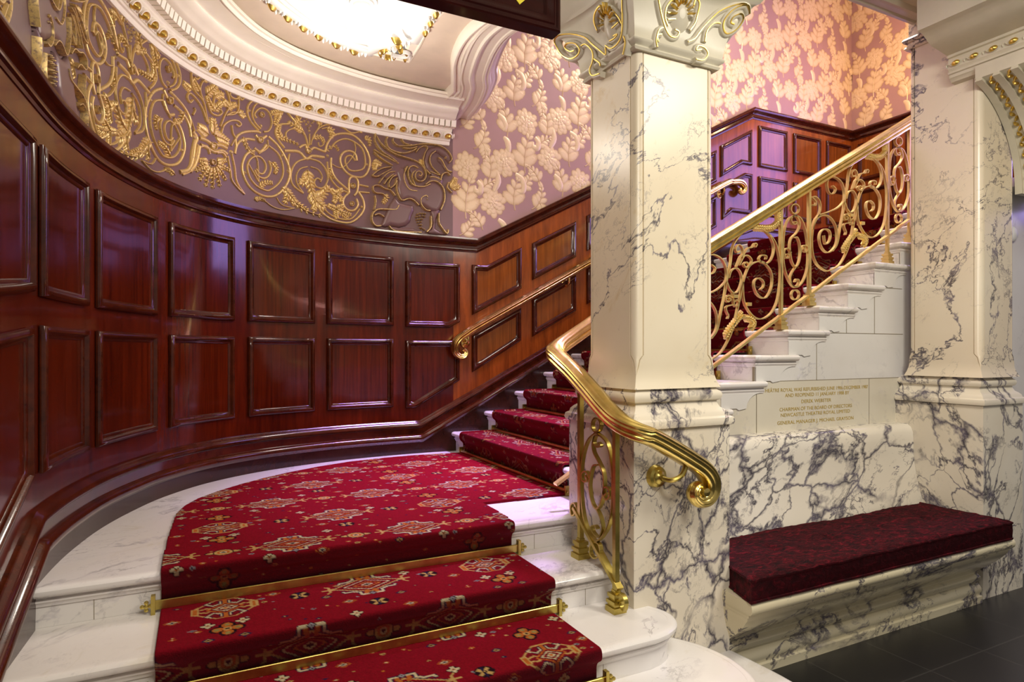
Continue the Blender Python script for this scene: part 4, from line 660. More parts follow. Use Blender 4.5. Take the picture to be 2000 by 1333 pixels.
us = empty('upper_staircase', (3.3, 3.7, -.81), 'long flight of white marble steps rising to the right behind the marble column', 'staircase')
for n in range(1, 13):
    x0 = XN(n)+.036; z = ZN(n); x1 = x0+.30 if n < 12 else 6.79
    mb = MB(); box(mb, x0, x1, 2.717, 4.755, z-.157, z-.0005); zb = z-.157
    while False: pass
    st = obj('step', mb, M['step'], us, smooth=False)
    mb = MB(); sweep_h(mb, [(x0, 4.755, z), (x0, 2.717, z), (x0+.345 if n < 12 else 5.5, 2.717, z)], NOSE); obj('nosing', mb, M['step'], st)
    # scrolled bracket below the return of the nosing
    zz = z-.07; cx, r = x0+.325, .10
    P_ = [(x0, zz), (x0+.325, zz)]+[(x0+.325-r*1.25*math.sin(t), zz-r*.9*(1-math.cos(t))) for t in np.linspace(.15, PI/2, 7)]+[(x0+.14, zz-.098), (x0+.12, zb), (x0, zb)]
    mb = MB(); poly_y(mb, P_, 2.709, 2.72); obj('bracket', mb, M['wallm'], st, smooth=False)
# spandrel wall below the flight
sp = empty('wall_front', (3.3, 2.74, -1.5), kind='structure')
pts = [(2.15, -.19)]
top = []
for n in range(1, 13):
    x0 = XN(n)+.036
    if x0 < 1.9: continue
    top += [(x0, ZN(n-1)-.01), (x0, ZN(n)-.01)]
outl = [(1.95, -.187), (4.6, -.187)]+[(4.6, 1.2)]
top = [p for p in top if p[0] <= 4.6]; top = [p for p in top if p[0] > 2.95]; outl = [(2.988, -.187), (4.6, -.187), (4.6, top[-1][1])]+top[::-1]
mb = MB(); poly_y(mb, outl, 2.7163, 2.7169); obj('ashlar_facing', mb, M['wallm'], sp, smooth=False)
mb = MB(); box(mb, 3.0, 4.05, 2.7155, 2.80, -.52, -.188); obj('inscription_slab', mb, M['insc'], sp, smooth=False, label='cream slab with gilt inscription')
mb = MB(); box(mb, 2.1, 2.995, 2.716, 2.8, -.52, -.188); box(mb, 4.055, 4.6, 2.716, 2.8, -.52, -.188); obj('plain_slab', mb, M['insc'], sp, smooth=False)
mb = MB(); e = .0018
for (a, b, c, d) in ((1.95, 4.44, -.1875, -.1875), (3.56, 4.42, .115, .115), (4.10, 4.41, .432, .432), (2.998, 2.998, -.5, -.19), (4.052, 4.052, -.5, -.19), (3.53, 3.53, -.187, .115), (2.98, 2.98, -.187, -.1), (4.11, 4.11, .115, .43), (3.82, 3.82, .115, .28)):
    box(mb, min(a, b)-e, max(a, b)+e, 2.714, 2.73, min(c, d)-e, max(c, d)+e)
obj('joint_lines', mb, M['mortar'], sp, smooth=False)
LINES = [('THEÂTRE ROYAL WAS REFURBISHED JUNE 1986-DECEMBER 1987', 3.008, 4.04, -.254), ('AND REOPENED 11 JANUARY 1988 BY', 3.242, 3.847, -.288), ('DEREK WEBSTER', 3.389, 3.668, -.330), ('CHAIRMAN OF THE BOARD OF DIRECTORS', 3.194, 3.874, -.374), ('NEWCASTLE THEATRE ROYAL LIMITED', 3.205, 3.854, -.409), ('GENERAL MANAGER J. MICHAEL GRAYSON', 3.174, 3.889, -.456)]
LINES[0] = ('THE '+LINES[0][0], 2.975, 4.04, -.254)
for tx, a, b, z in LINES:
    cu = bpy.data.curves.new('t', 'FONT'); cu.body = tx; cu.size = .034; cu.extrude = .0006; cu.resolution_u = 3
    o = bpy.data.objects.new('tmp', cu); COL.objects.link(o); bpy.context.view_layer.update()
    dg = bpy.context.evaluated_depsgraph_get(); me = bpy.data.meshes.new_from_object(o.evaluated_get(dg))
    xs = [v.co.x for v in me.vertices]; k = (b-a)/(max(xs)-min(xs)); x0 = min(xs)
    V = [(a+(v.co.x-x0)*k, 2.7148-v.co.z, z+v.co.y*.92) for v in me.vertices]; F = [tuple(p.vertices) for p in me.polygons]
    bpy.data.objects.remove(o)
    m2 = MB(); m2.add(V, F); obj('inscription_line', m2, M['letter'], sp, smooth=False)

# ------------------------------------------------------------------ carpets (woven pattern as point colours)
RED = np.array((.235, .0020, .0105)); RED2 = np.array((.20, .003, .010)); TAN = np.array((.55, .33, .11)); ORG = np.array((.50, .13, .02)); CRM = np.array((.62, .50, .30)); NAV = np.array((.012, .010, .05)); BLK = np.array((.012, .003, .008)); GRY = np.array((.30, .27, .28)); OLV = np.array((.30, .24, .07))
def seg_d(a, b, p, q):
    p = np.array(p); q = np.array(q); d = q-p; t = np.clip(((a-p[0])*d[0]+(b-p[1])*d[1])/(d@d+1e-12), 0, 1)
    return np.hypot(a-p[0]-t*d[0], b-p[1]-t*d[1])
def poly_d(a, b, pts):
    return np.minimum.reduce([seg_d(a, b, pts[i], pts[i+1]) for i in range(len(pts)-1)])
def pattern(u, v, per=.52, row=.381, u0=.09, v0=3.11):
    C = np.tile(RED, (len(u), 1)).astype(float)
    def put(mask, col): C[mask] = col
    def local(u1, v1, pu, pv):           # nearest lattice point
        return (u-u1+pu/2) % pu-pu/2, (v-v1+pv/2) % pv-pv/2
    def cross(a, b, r, c1, c2, c3):
        R1 = np.minimum(np.hypot(a-r*.62, b), np.hypot(a+r*.62, b)); R2 = np.minimum(np.hypot(a, b-r*.62), np.hypot(a, b+r*.62)); R_ = np.minimum(np.minimum(R1, R2), np.hypot(a, b))
        put(R_ < r*.52, c1); put(R_ < r*.36, c2); put(np.hypot(a, b) < r*.26, c3); put(np.hypot(a, b) < r*.12, c1)
    def small(pu, pv, offs, fn):
        for du, dv in offs:
            a, b = local(u0+du, v0+dv, pu, pv); fn(a, b)
    PU, PV = 2*per, 2*row
    # tiny diamonds and dashes scattered on the repeat
    rr = np.random.RandomState(3)
    for k in range(90):
        du, dv = rr.uniform(0, PU), rr.uniform(0, PV); a, b = local(u0+du, v0+dv, PU, PV); d = np.abs(a)/1.6+np.abs(b); w = rr.choice([.005, .007, .009])
        c = [TAN, NAV, ORG, GRY][k % 4]; put(d < w, c); put(d < w*.4, [BLK, TAN, CRM, NAV][k % 4])
    for k, (du, dv) in enumerate(((.16, .12), (.36, .12), (.68, .12), (.88, .12), (.16, .26), (.36, .26), (.68, .26), (.88, .26), (.26, .38), (.05, .50), (.42, .50), (.62, .50), (.98, .50), (.05, .62), (.42, .62), (.62, .62), (.98, .62), (.17, .06), (.35, .70), (.69, .06), (.87, .70))):
        a, b = local(u0+du, v0+dv, PU, PV)
        if k % 3 == 0: d = np.abs(a)/1.5+np.abs(b); put(d < .016, NAV); put(d < .010, TAN); put(d < .005, BLK)
        elif k % 3 == 1: cross(a, b, .022, BLK, CRM, ORG)
        else: d = np.abs(a)/1.5+np.abs(b); put((d < .020), ORG); put(d < .016, RED); put(d < .011, CRM); put(d < .006, NAV)
    for du, dv in ((.26, .381), (.78, .381-.0), (.52+.0, .381)): pass
    for du, dv in ((0.52, .381), (0, .381)):                      # ring flower with side lobes
        a, b = local(u0+du, v0+dv, PU, PV)
        L_ = np.minimum(np.hypot((a-.042)/1.6, b), np.hypot((a+.042)/1.6, b)); put(L_ < .016, BLK); put(L_ < .012, TAN)
        r = np.hypot(a, b); put(r < .038, BLK); put(r < .034, TAN); put(r < .024, ORG); put(r < .014, CRM); put(r < .007, BLK)
    for du, dv in ((.26, .0), (.78, .0), (.52, .19*0+.571), ):
        a, b = local(u0+du, v0+dv, PU, PV); r = np.hypot(a, b); q = np.abs(np.abs(a)-np.abs(b))
        put(r < .036, BLK); put((r < .031) & (q < .011), TAN); put((r < .031) & (np.abs(a) < .005), NAV); put(r < .009, BLK); put(r < .005, TAN)
    for du, dv in ((0, .571), (0, .19), (1.04, .571)):
        a, b = local(u0+du, v0+dv, PU, PV); cross(a, b, .050, BLK, ORG, TAN)
        for sx, sy in ((1, 0), (-1, 0), (0, 1), (0, -1)): put(np.hypot(a-sx*.034, b-sy*.034) < .010, OLV)
    def star(a, b):
        d = np.abs(a)/1.75+np.abs(b)*1.0
        put(d < .086, NAV); put(d < .082, TAN); put(d < .074, RED); put(d < .060, BLK); put(d < .056, CRM); put(d < .050, RED); put(d < .038, BLK); put(d < .034, ORG); put(d < .027, RED); put(d < .016, CRM); put(d < .009, BLK)
        for sx in (1, -1):
            D = poly_d(a*sx, b, [(.135, 0), (.175, 0)]); D = np.minimum(D, poly_d(a*sx, b, [(.16, .035), (.145, .022), (.15, .008), (.13, .004)])); D = np.minimum(D, poly_d(a*sx, b, [(.16, -.035), (.145, -.022), (.15, -.008), (.13, -.004)]))
            put(D < .0045, TAN)
            for sy in (1, -1):
                D = poly_d(a*sx, b*sy, [(.006, .098), (.040, .098), (.044, .070), (.068, .055), (.098, .055), (.102, .044)])
                put(D < .009, NAV); put(D < .0052, CRM)
                D = poly_d(a*sx, b*sy, [(.014, .062), (.020, .085)]); put(D < .008, ORG)
        for sy in (1, -1): d2 = np.abs(a)+np.abs(b-sy*.098); put(d2 < .016, BLK); put(d2 < .013, GRY); put(d2 < .004, BLK)
    def octo(a, b):
        r = np.maximum(np.maximum(np.abs(a)/1.12, np.abs(b)*1.0), (np.abs(a)/1.12+np.abs(b))*.75)
        put(r < .092, TAN); put(r < .084, RED2); band = (np.abs(a) > .085) & (np.abs(b) < .03) & (np.abs(a) < .112); put(band, TAN); put(band & (np.abs(a) > .092) & (np.abs(a) < .105) & (np.abs(b) < .024), ORG)
        for s1 in (1, -1):
            for s2 in (1, -1):
                D = poly_d(a*s1, b*s2, [(.014, .07), (.014, .05), (.04, .035), (.066, .06), (.05, .07)]); put(D < .0065, NAV); put(D < .0038, CRM)
                D = poly_d(a*s1, b*s2, [(.085, .012), (.06, .02), (.05, .012)]); put(D < .0045, TAN)
        d = np.abs(a)/1.3+np.abs(b); put(d < .050, ORG); put(d < .043, RED); put(d < .037, BLK); put(d < .033, CRM); put(d < .026, RED); put(d < .019, BLK); put(d < .015, CRM); put(d < .008, ORG)
        put((np.abs(a) < .009) & (np.abs(b) > .045) & (np.abs(b) < .088), ORG)
    for u1, v1, fn in ((per, 0, star), (0, 0, octo), (.26, row, star), (.26+per, row, star)):
        a, b = local(u0+u1, v0+v1, PU, PV); fn(a, b)
    nz = np.random.RandomState(1).normal(1, .10, len(u)); return np.clip(C*nz[:, None], 0, 1)
def carpet(name, us_, prof, to3, inside, uv, par=None, label=None, cat=None, th=.012, mat='carpet'):
    """prof = list of (v, a, b) samples along the run; us_ = positions across"""
    nu, nv = len(us_), len(prof); U_ = np.repeat(np.array(us_)[None, :], nv, 0).ravel(); Vv = np.repeat(np.array([p[0] for p in prof])[:, None], nu, 1).ravel()
    X = np.array([to3(u, p[1], p[2]) for p in prof for u in us_]); idx = np.arange(nu*nv).reshape(nv, nu)
    q = np.stack([idx[:-1, :-1], idx[:-1, 1:], idx[1:, 1:], idx[1:, :-1]], -1).reshape(-1, 4)
    cen = X[q].mean(1); keep = inside(cen, Vv[q].mean(1)) if inside is not None else np.ones(len(q), bool); q = q[keep]
    e = np.concatenate([q[:, [0, 1]], q[:, [1, 2]], q[:, [2, 3]], q[:, [3, 0]]]); es = np.sort(e, 1); key = es[:, 0]*(nu*nv)+es[:, 1]
    _, inv, cnt = np.unique(key, return_inverse=True, return_counts=True); bd = e[cnt[inv] == 1]
    Xl = X.copy(); n0 = len(X); 
    # lowered copy of the rim vertices gives the carpet its thickness
    nrm = np.zeros_like(X); fn_ = np.cross(X[q[:, 1]]-X[q[:, 0]], X[q[:, 3]]-X[q[:, 0]]); fn_ /= np.linalg.norm(fn_, axis=1)[:, None]+1e-12
    for k in range(4): np.add.at(nrm, q[:, k], fn_)
    nrm /= np.linalg.norm(nrm, axis=1)[:, None]+1e-12
    if nrm[q[0, 0]][2] < -.2: nrm = -nrm
    rim = np.unique(bd); mp = -np.ones(n0, int); mp[rim] = n0+np.arange(len(rim)); X2 = np.vstack([X, X[rim]-nrm[rim]*th])
    q2 = np.stack([bd[:, 1], bd[:, 0], mp[bd[:, 0]], mp[bd[:, 1]]], -1); Q = np.vstack([q, q2])
    used = np.unique(Q); rm = -np.ones(len(X2), int); rm[used] = np.arange(len(used)); Q = rm[Q]; Cc = pattern(*uv(U_, Vv)); Cc = np.vstack([Cc, np.tile(RED*.8, (len(rim), 1))])[used]; X2 = X2[used]+np.array([0, 0, ZO])
    lo, hi = X2.min(0), X2.max(0); c = np.array([(lo[0]+hi[0])/2, (lo[1]+hi[1])/2, lo[2]])
    me = bpy.data.meshes.new(name); me.vertices.add(len(X2)); me.vertices.foreach_set('co', (X2-c).ravel()); me.loops.add(Q.size); me.loops.foreach_set('vertex_index', Q.ravel().astype('i4')); me.polygons.add(len(Q)); me.polygons.foreach_set('loop_start', np.arange(0, Q.size, 4, dtype='i4')); me.polygons.foreach_set('use_smooth', [True]*len(Q)); me.update(); me.validate()
    at = me.color_attributes.new('pat', 'FLOAT_COLOR', 'POINT'); at.data.foreach_set('color', np.c_[Cc, np.ones(len(Cc))].ravel()); me.materials.append(M[mat])
    o = bpy.data.objects.new(name, me); COL.objects.link(o); o.location = tuple(c-(np.array(WORLD[par.name]) if par else 0)); WORLD[o.name] = c
    if par: o.parent = par
    return tag(o, label, cat)
def run_profile(steps, step=.005, th=.014, r=.022):
    """steps = polyline (a,b) of the surface the carpet follows; rounded corners; returns (arc, a, b)"""
    p = np.array(steps, float); out = [p[0]]
    for i in range(1, len(p)-1):
        a, b, c = p[i-1], p[i], p[i+1]; d0 = (a-b)/np.hypot(*(a-b)); d1 = (c-b)/np.hypot(*(c-b)); rr_ = min(r, np.hypot(*(a-b))*.45, np.hypot(*(c-b))*.45)
        for t in np.linspace(0, 1, 6): out.append((1-t)**2*(b+d0*rr_)+2*t*(1-t)*b+t*t*(b+d1*rr_))
    out.append(p[-1]); out = np.array(out); L = np.r_[0, np.cumsum(np.hypot(*np.diff(out, axis=0).T))]; s = np.arange(0, L[-1], step)
    return [(x, np.interp(x, L, out[:, 0]), np.interp(x, L, out[:, 1])) for x in s]
th = .013
# lower runner: from the landing edge down towards the camera
pl = [(4.66, T5+th), (2.610, T5+th), (2.606, T5-.03), (2.645, T5-.055), (2.645, T4+th), (2.240, T4+th), (2.236, T4-.03), (2.275, T4-.055), (2.275, T3+th), (1.905, T3+th), (1.901, T3-.03), (1.940, T3-.055), (1.940, T2+th), (1.570, T2+th), (1.566, T2-.03), (1.605, T2-.055), (1.605, T1+th), (1.40, T1+th)]
pf = run_profile(pl)
LPoly = np.array([(-.121, 2.0), (-.121, 2.72), (-.112, 3.09), (-.094, 3.48), (-.06, 3.64), (.0, 3.785), (.10, 3.93), (.228, 4.075), (.37, 4.21), (.53, 4.33), (.75, 4.46), (.975, 4.555), (1.25, 4.605), (1.48, 4.615), (1.862, 4.575), (1.862, 3.0), (1.335, 3.012), (1.322, 2.0)])
def pip(x, y, P_):
    c = np.zeros(len(x), bool); n = len(P_)
    for i in range(n):
        x0, y0 = P_[i]; x1, y1 = P_[(i+1) % n]
        if y0 == y1: continue
        c ^= ((y0 > y) != (y1 > y)) & (x < (x1-x0)*(y-y0)/(y1-y0)+x0)
    return c
def ins(cen, v):
    land = cen[:, 1] > 2.70; ok = (cen[:, 0] > -.121) & (cen[:, 0] < 1.322)
    ok[land] = pip(cen[land, 0], cen[land, 1], LPoly); return ok
carpet('stair_carpet', np.arange(-.13, 1.87, .005), pf, lambda u, a, b: (u, a, b), ins, lambda U_, V_: (U_, 4.66-V_), None, 'dark red patterned carpet over the landing and down the front steps, held by brass rods', 'carpet')
# runner on the long flight
pu = [(XN(1)+.03, T5+th)]
for n in range(1, 13):
    x = XN(n); z = ZN(n); pu += [(x+.026, z-.055), (x-.008, z-.03), (x-.004, z+th)]
    if n < 12: pu += [(XN(n+1)+.026, z+th)]
pu += [(6.4, ZN(12)+th)]
pfu = run_profile(pu, .0062)
carpet('stair_carpet', np.arange(3.02, 4.55, .0062), pfu, lambda u, a, b: (a, u, b), None, lambda U_, V_: (U_-3.02+.02, V_+3.1), None, 'crimson patterned carpet runner on the long flight rising behind the column', 'carpet', mat='carpet_up')
# stair rods
def rod_lower(y, z, lab):
    e = empty('stair_rod', (.6, y, z), lab, 'stair rod', 'brass rods on the front steps')
    mb = MB(); x0, x1 = -.145, 1.345; V = []
    sweep_s(mb, [(x0, y, z), (x1, y, z)], (0, 1, 0), [(-.002, -.017), (-.009, -.017), (-.011, -.015), (-.011, .015), (-.009, .017), (-.002, .017)]); obj('rod', mb, M['brass2'], e)
    for x, sg in ((x0, -1), (x1, 1)):
        mb = MB(); box(mb, x-.007, x+.007, y-.020, y+.004, z-.034, z+.038); b = obj('end_bracket', mb, M['brass2'], e, smooth=False)
        mb = MB(); cx = x+sg*.022; box(mb, x, x+sg*.012, y-.010, y-.002, z-.006, z+.006)
        for a in range(4): 
            q = a*PI/2; lathe(mb, [(.0005, -.006), (.007, -.004), (.008, 0), (.007, .004), (.0005, .006)], (cx+sg*.0+.013*math.cos(q), y-.006, z+.013*math.sin(q)), 10, 'y')
        lathe(mb, [(.0005, -.009), (.008, -.006), (.008, .004), (.0005, .006)], (cx, y-.006, z), 10, 'y'); obj('finial', mb, M['brass2'], b)
rod_lower(2.628, T4+.030, 'brass stair rod at the foot of the landing riser, uppermost of the front rods')
rod_lower(2.258, T3+.030, 'brass stair rod across the carpet in the middle of the front steps')
rod_lower(1.923, T2+.030, 'brass stair rod on the lowest visible front step, at the bottom edge of the photo')
ordn = ['lowest', 'second', 'third', 'fourth', 'fifth', 'sixth', 'seventh', 'eighth', 'ninth', 'tenth', 'eleventh', 'twelfth']
for n in range(1, 13):
    x = XN(n)+.012; z = (T5 if n == 1 else ZN(n-1))+.026
    e = empty('stair_rod', (x, 3.8, z), 'brass rod at the foot of the %s riser of the long flight' % ordn[n-1], 'stair rod', 'brass rods on the long flight')
    mb = MB(); sweep_s(mb, [(x, 2.995, z), (x, 4.575, z)], (1, 0, 0), [(-.004, -.012), (-.010, -.010), (-.012, 0), (-.010, .010), (-.004, .012), (.006, 0)]); obj('rod', mb, M['brass2'], e)
    for y, sg in ((2.995, -1), (4.575, 1)):
        mb = MB(); box(mb, x-.018, x+.016, y-.007, y+.007, z-.026, z+.030); lathe(mb, [(.0005, -.01), (.009, -.006), (.009, .004), (.0005, .008)], (x-.006, y+sg*.016, z), 10, 'x'); obj('end_bracket', mb, M['brass2'], e)
# ------------------------------------------------------------------ column on its pedestal
def rrect(x0, x1, y0, y1, r, q=.008):
    out = []
    for cx, cy, ax, ay in ((x0, y0, 1, 1), (x1, y0, -1, 1), (x1, y1, -1, -1), (x0, y1, 1, -1)):
        pts = [(cx, cy+ay*(r+q)), (cx+ax*min(q, r), cy+ay*(r+q*.9)), (cx+ax*min(q, r), cy+ay*(r+.001))]
        for t in np.linspace(0, PI/2, 7): pts.append((cx+ax*(r-r*math.cos(t)), cy+ay*(r-r*math.sin(t))))
        pts += [(cx+ax*(r+.001), cy+ay*min(q, r)), (cx+ax*(r+q*.9), cy+ay*min(q, r)), (cx+ax*(r+q), cy)]
        if (ax*ay) < 0: pts = pts[::-1]
        out += pts
    return out
def loft(mb, rings, caps=True):
    n = len(rings[0][1]); V = [(x, y, z) for z, r in rings for x, y in r]; F = grid_faces(len(rings), n, False, True)
    if caps: F += [tuple(range(n)), tuple(range(len(rings)*n-1, (len(rings)-1)*n-1, -1))]
    return mb.add(V, F)
def shaft(mb, x0, x1, y0, y1, zb, ztp, r=.036):
    rs = []
    for z, e, rr_ in ((zb, .02, .001), (zb+.03, .008, .001), (zb+.06, 0, .001), (zb+.10, 0, .010), (zb+.13, 0, .018), (zb+.15, 0, r), (ztp, 0, r)):
        rs.append((z, rrect(x0-e, x1+e, y0-e, y1+e, rr_, .007 if rr_ > .005 else .0005)))
    return loft(mb, rs)
PEDM = [(-.2, -.345), (.0, -.345), (.014, -.340), (.018, -.325), (.014, -.308), (.0, -.300), (-.004, -.285), (-.016, -.272), (-.030, -.262), (-.040, -.240), (-.040, -.232), (-.028, -.226), (-.022, -.212), (-.022, -.200), (-.028, -.188), (-.038, -.182), (-.042, -.170), (-.055, -.168), (-.2, -.168)]
def ring_path(x0, x1, y0, y1): return [(x0, y0, 0), (x1, y0, 0), (x1, y1, 0), (x0, y1, 0)]
col = empty('marble_column', (1.93, 2.42, -1.4), 'square veined marble column on a tall breccia pedestal with a gilt-edged plaster capital, standing between stair and bench', 'column')
mb = MB(); box(mb, 1.66, 2.21, 2.16, 2.68, -1.40, -.34); ped = obj('pedestal', mb, M['ped'], col, smooth=False)
mb = MB(); sweep_h(mb, ring_path(1.66, 2.21, 2.16, 2.68), PEDM, closed=True, loopprof=False); obj('pedestal_moulding', mb, M['ped'], ped, angle=35)
mb = MB(); shaft(mb, 1.708, 2.163, 2.208, 2.585, -.17, 1.315); obj('shaft', mb, M['shaft'], col, angle=30)
def capital(par, cx, cy, hx, hy, z0, k=1, ztop=2.25):
    def ringf(z, e, ce, n=9):
        pts = []
        for i, (ax, ay, bx, by) in enumerate(((-1, -1, 1, -1), (1, -1, 1, 1), (1, 1, -1, 1), (-1, 1, -1, -1))):
            for t in range(n):
                f = t/n; q = (2*f-1)**2; ext = e+ce*q
                x = ax+(bx-ax)*f; y = ay+(by-ay)*f
                if i % 2 == 0: pts.append((cx+x*(hx+ext if abs(x) > .99 else hx+ce*abs(x)**3+e), cy+y*(hy+ext)))
                else: pts.append((cx+x*(hx+ext), cy+y*(hy+ce*abs(y)**3+e)))
        return (z, pts)
    mb = MB(); loft(mb, [ringf(z0+z, e, ce) for z, e, ce in ((0, .0, 0), (0, .014, 0), (.010, .020, 0), (.018, .014, 0), (.022, .016, 0), (.030, .030, 0), (.042, .034, 0), (.052, .026, 0), (.10, .028, .004), (.15, .034, .012), (.20, .044, .026), (.25, .060, .045), (.275, .070, .055), (.28, .082, .06), (.30, .086, .07), (.31, .10, .08), (.345, .108, .09), (.36, .118, .09), (.40, .118, .09), (.44, .04, .02))])
    c = obj('capital', mb, M['plaster_grey'], par, angle=45)
    mb = MB(); box(mb, cx-hx-.03, cx+hx+.03, cy-hy-.03, cy+hy+.03, z0+.43, ztop); obj('impost_block', mb, M['plaster_grey'], par, smooth=False); return c
cp = capital(col, 1.935, 2.396, .228, .188, 1.31)
ZK = [.05, .10, .15, .20, .25, .275, .30, .36]
EZ = lambda z: float(np.interp(z-1.31, ZK, [.026, .028, .034, .044, .060, .070, .088, .11])); CZ = lambda z: float(np.interp(z-1.31, ZK, [0, .004, .012, .026, .045, .055, .07, .09]))
def CO(d, h, z): return EZ(z)+CZ(z)*min(1.25, (abs(d)/(h+EZ(z)+CZ(z)))**2)
FM = lambda x, z, o: (x, 2.208-CO(x-1.935, .228, z)-o, z)
LM = lambda y, z, o: (1.707-CO(y-2.396, .188, z)-o, y, z)
def capface(mp, data, shell, vol, others, names):
    w = MB(); g = MB()
    ribs = SEC
    for wd, p in data:
        ribbon(w, p, [(-.013*wd, -.02), (-.013*wd, .006), (-.007*wd, .012), (.007*wd, .012), (.013*wd, .006), (.013*wd, -.02)], mp, 4)
        ribbon(g, p, [(-.003, .010), (-.002, .017), (.002, .017), (.003, .010)], mp, 4)
    sx, sz, ru, rv = shell
    dome(w, sx, sz, ru, rv, .026, mp, 0, 18, 4, -.01)
    for i in range(9):
        a = PI*(.0+i/8); dome(w, sx+math.cos(a)*ru*.72, sz+math.sin(a)*rv*.72, ru*.42, ru*.17, .030, mp, a, 10, 3, -.005)
        ribbon(g, [(sx+math.cos(a+.17)*ru*.45, sz+math.sin(a+.17)*rv*.45), (sx+math.cos(a+.17)*ru*1.0, sz+math.sin(a+.17)*rv*1.0)], [(-.003, .02), (0, .033), (.003, .02)], mp, 3)
    for (vx, vz, r) in vol: dome(w, vx, vz, r, r, .012, mp, 0, 18, 3, -.07)
    for (ox, oz, r) in others: dome(w, ox, oz, r, r*1.3, .012, mp, 0, 12, 3, -.03)
    obj(names[0], w, M['plaster_grey'], cp, angle=50); obj(names[1], g, M['gold'], cp, angle=60)
capface(FM, CF, (1.915, 1.49, .070, .085), [(2.215, 1.512, .062)], [], ('volute_relief', 'gilt_edging'))
capface(LM, CL, (2.34, 1.475, .060, .085), [(2.645, 1.475, .066)], [], ('volute_relief', 'gilt_edging'))

pier = empty('marble_pier', (4.57, 2.42, -1.54), 'veined marble pier on a moulded breccia base at the right end of the bench', 'pier')
mb = MB(); box(mb, 4.34, 4.80, 2.17, 2.80, -1.54, -.34); b2 = obj('pier_base', mb, M['ped'], pier, smooth=False)
mb = MB(); sweep_h(mb, ring_path(4.34, 4.80, 2.17, 2.74), PEDM, closed=True, loopprof=False); obj('base_moulding', mb, M['ped'], b2, angle=35)
mb = MB(); shaft(mb, 4.372, 4.768, 2.20, 2.645, -.17, 2.08); obj('shaft', mb, M['pier'], pier, angle=30)
mb = MB(); sweep_h(mb, ring_path(4.372, 4.768, 2.20, 2.645), [(-.02, 2.06), (.012, 2.062), (.020, 2.075), (.012, 2.088), (.006, 2.092), (.006, 2.108), (.022, 2.112), (.030, 2.128), (.022, 2.142), (0, 2.15), (0, 2.25), (-.02, 2.25)], closed=True, loopprof=False); obj('neck_moulding', mb, M['pier'], pier, angle=35)
# wall strip right of the pier
mb = MB(); box(mb, 4.80, 8.4, 2.30, 2.42, -1.54, 1.08); wf = obj('wall_lobby', mb, M['wallm'], kind='structure', smooth=False)
mb = MB(); lathe(mb, [(.001, -.03), (.035, -.028), (.05, -.015), (.052, 0), (.001, 0)], (4.93, 2.298, .79), 24, 'y'); tag(obj('wall_fitting', mb, M['ceilw']), 'small round white fitting on the marble wall beyond the pier, at the right border', 'fitting')

# ------------------------------------------------------------------ entablature, cross beam and vaulted bracket
be = empty('trim_2', (3.2, 2.4, 2.25), kind='structure')
mb = MB(); box(mb, 2.25, 5.6, 2.14, 2.62, 2.25, 2.9); obj('beam', mb, M['plaster_grey'], be, smooth=False)
mb = MB(); sweep_h(mb, [(5.6, 2.60, 0), (2.0, 2.60, 0)], [(.03, 2.30), (.03, 2.240), (.02, 2.230), (.0, 2.230), (-.01, 2.242), (-.06, 2.242), (-.07, 2.225), (-.095, 2.220), (-.105, 2.232), (-.11, 2.246), (-.18, 2.246), (-.19, 2.232), (-.22, 2.228), (-.23, 2.246), (-.5, 2.246)], loopprof=False, caps=False); obj('beam_moulding', mb, M['plaster_grey'], be)
cb = empty('trim_3', (4.5, 1.4, 1.6), kind='structure')
YE = 2.35
path = [(4.31, YE, 0), (4.31, .3, 0)]
PR = [(-.9, 2.3), (.34, 2.3), (.34, 2.02), (.335, 1.975), (.30, 1.968), (.285, 1.965), (.25, 1.945), (.22, 1.925), (.19, 1.912), (.11, 1.900), (.04, 1.888), (.022, 1.886), (.022, 1.870), (.006, 1.866), (.012, 1.85), (.014, 1.80), (.004, 1.785), (.012, 1.780), (.012, 1.768), (.0, 1.764), (.0, 1.745), (-.012, 1.738), (-.02, 1.722), (-.15, 1.70), (-.9, 1.70)]
mb = MB(); sweep_h(mb, path, PR); obj('cross_beam', mb, M['plaster_grey'], cb, angle=35)
g = MB(); w = MB(); y = YE-.045
while y > .5:
    mp = lambda u, v, o, y=y: (4.31-.014-o, y+u, 1.826+v)
    dome(g, 0, 0, .027, .021, .018, mp, 0, 12, 3, -.004)
    ribbon(w, [(.038*math.cos(a), .030*math.sin(a)+.010) for a in np.linspace(PI+.2, 2*PI-.2, 8)], [(-.005, -.004), (0, .012), (.005, -.004)], mp, 2); dome(w, .052, -.005, .006, .016, .010, mp, 0, 8, 2, -.004)
    y -= .105
obj('gilt_eggs', g, M['gold'], cb); obj('egg_surrounds', w, M['plaster_grey'], cb)
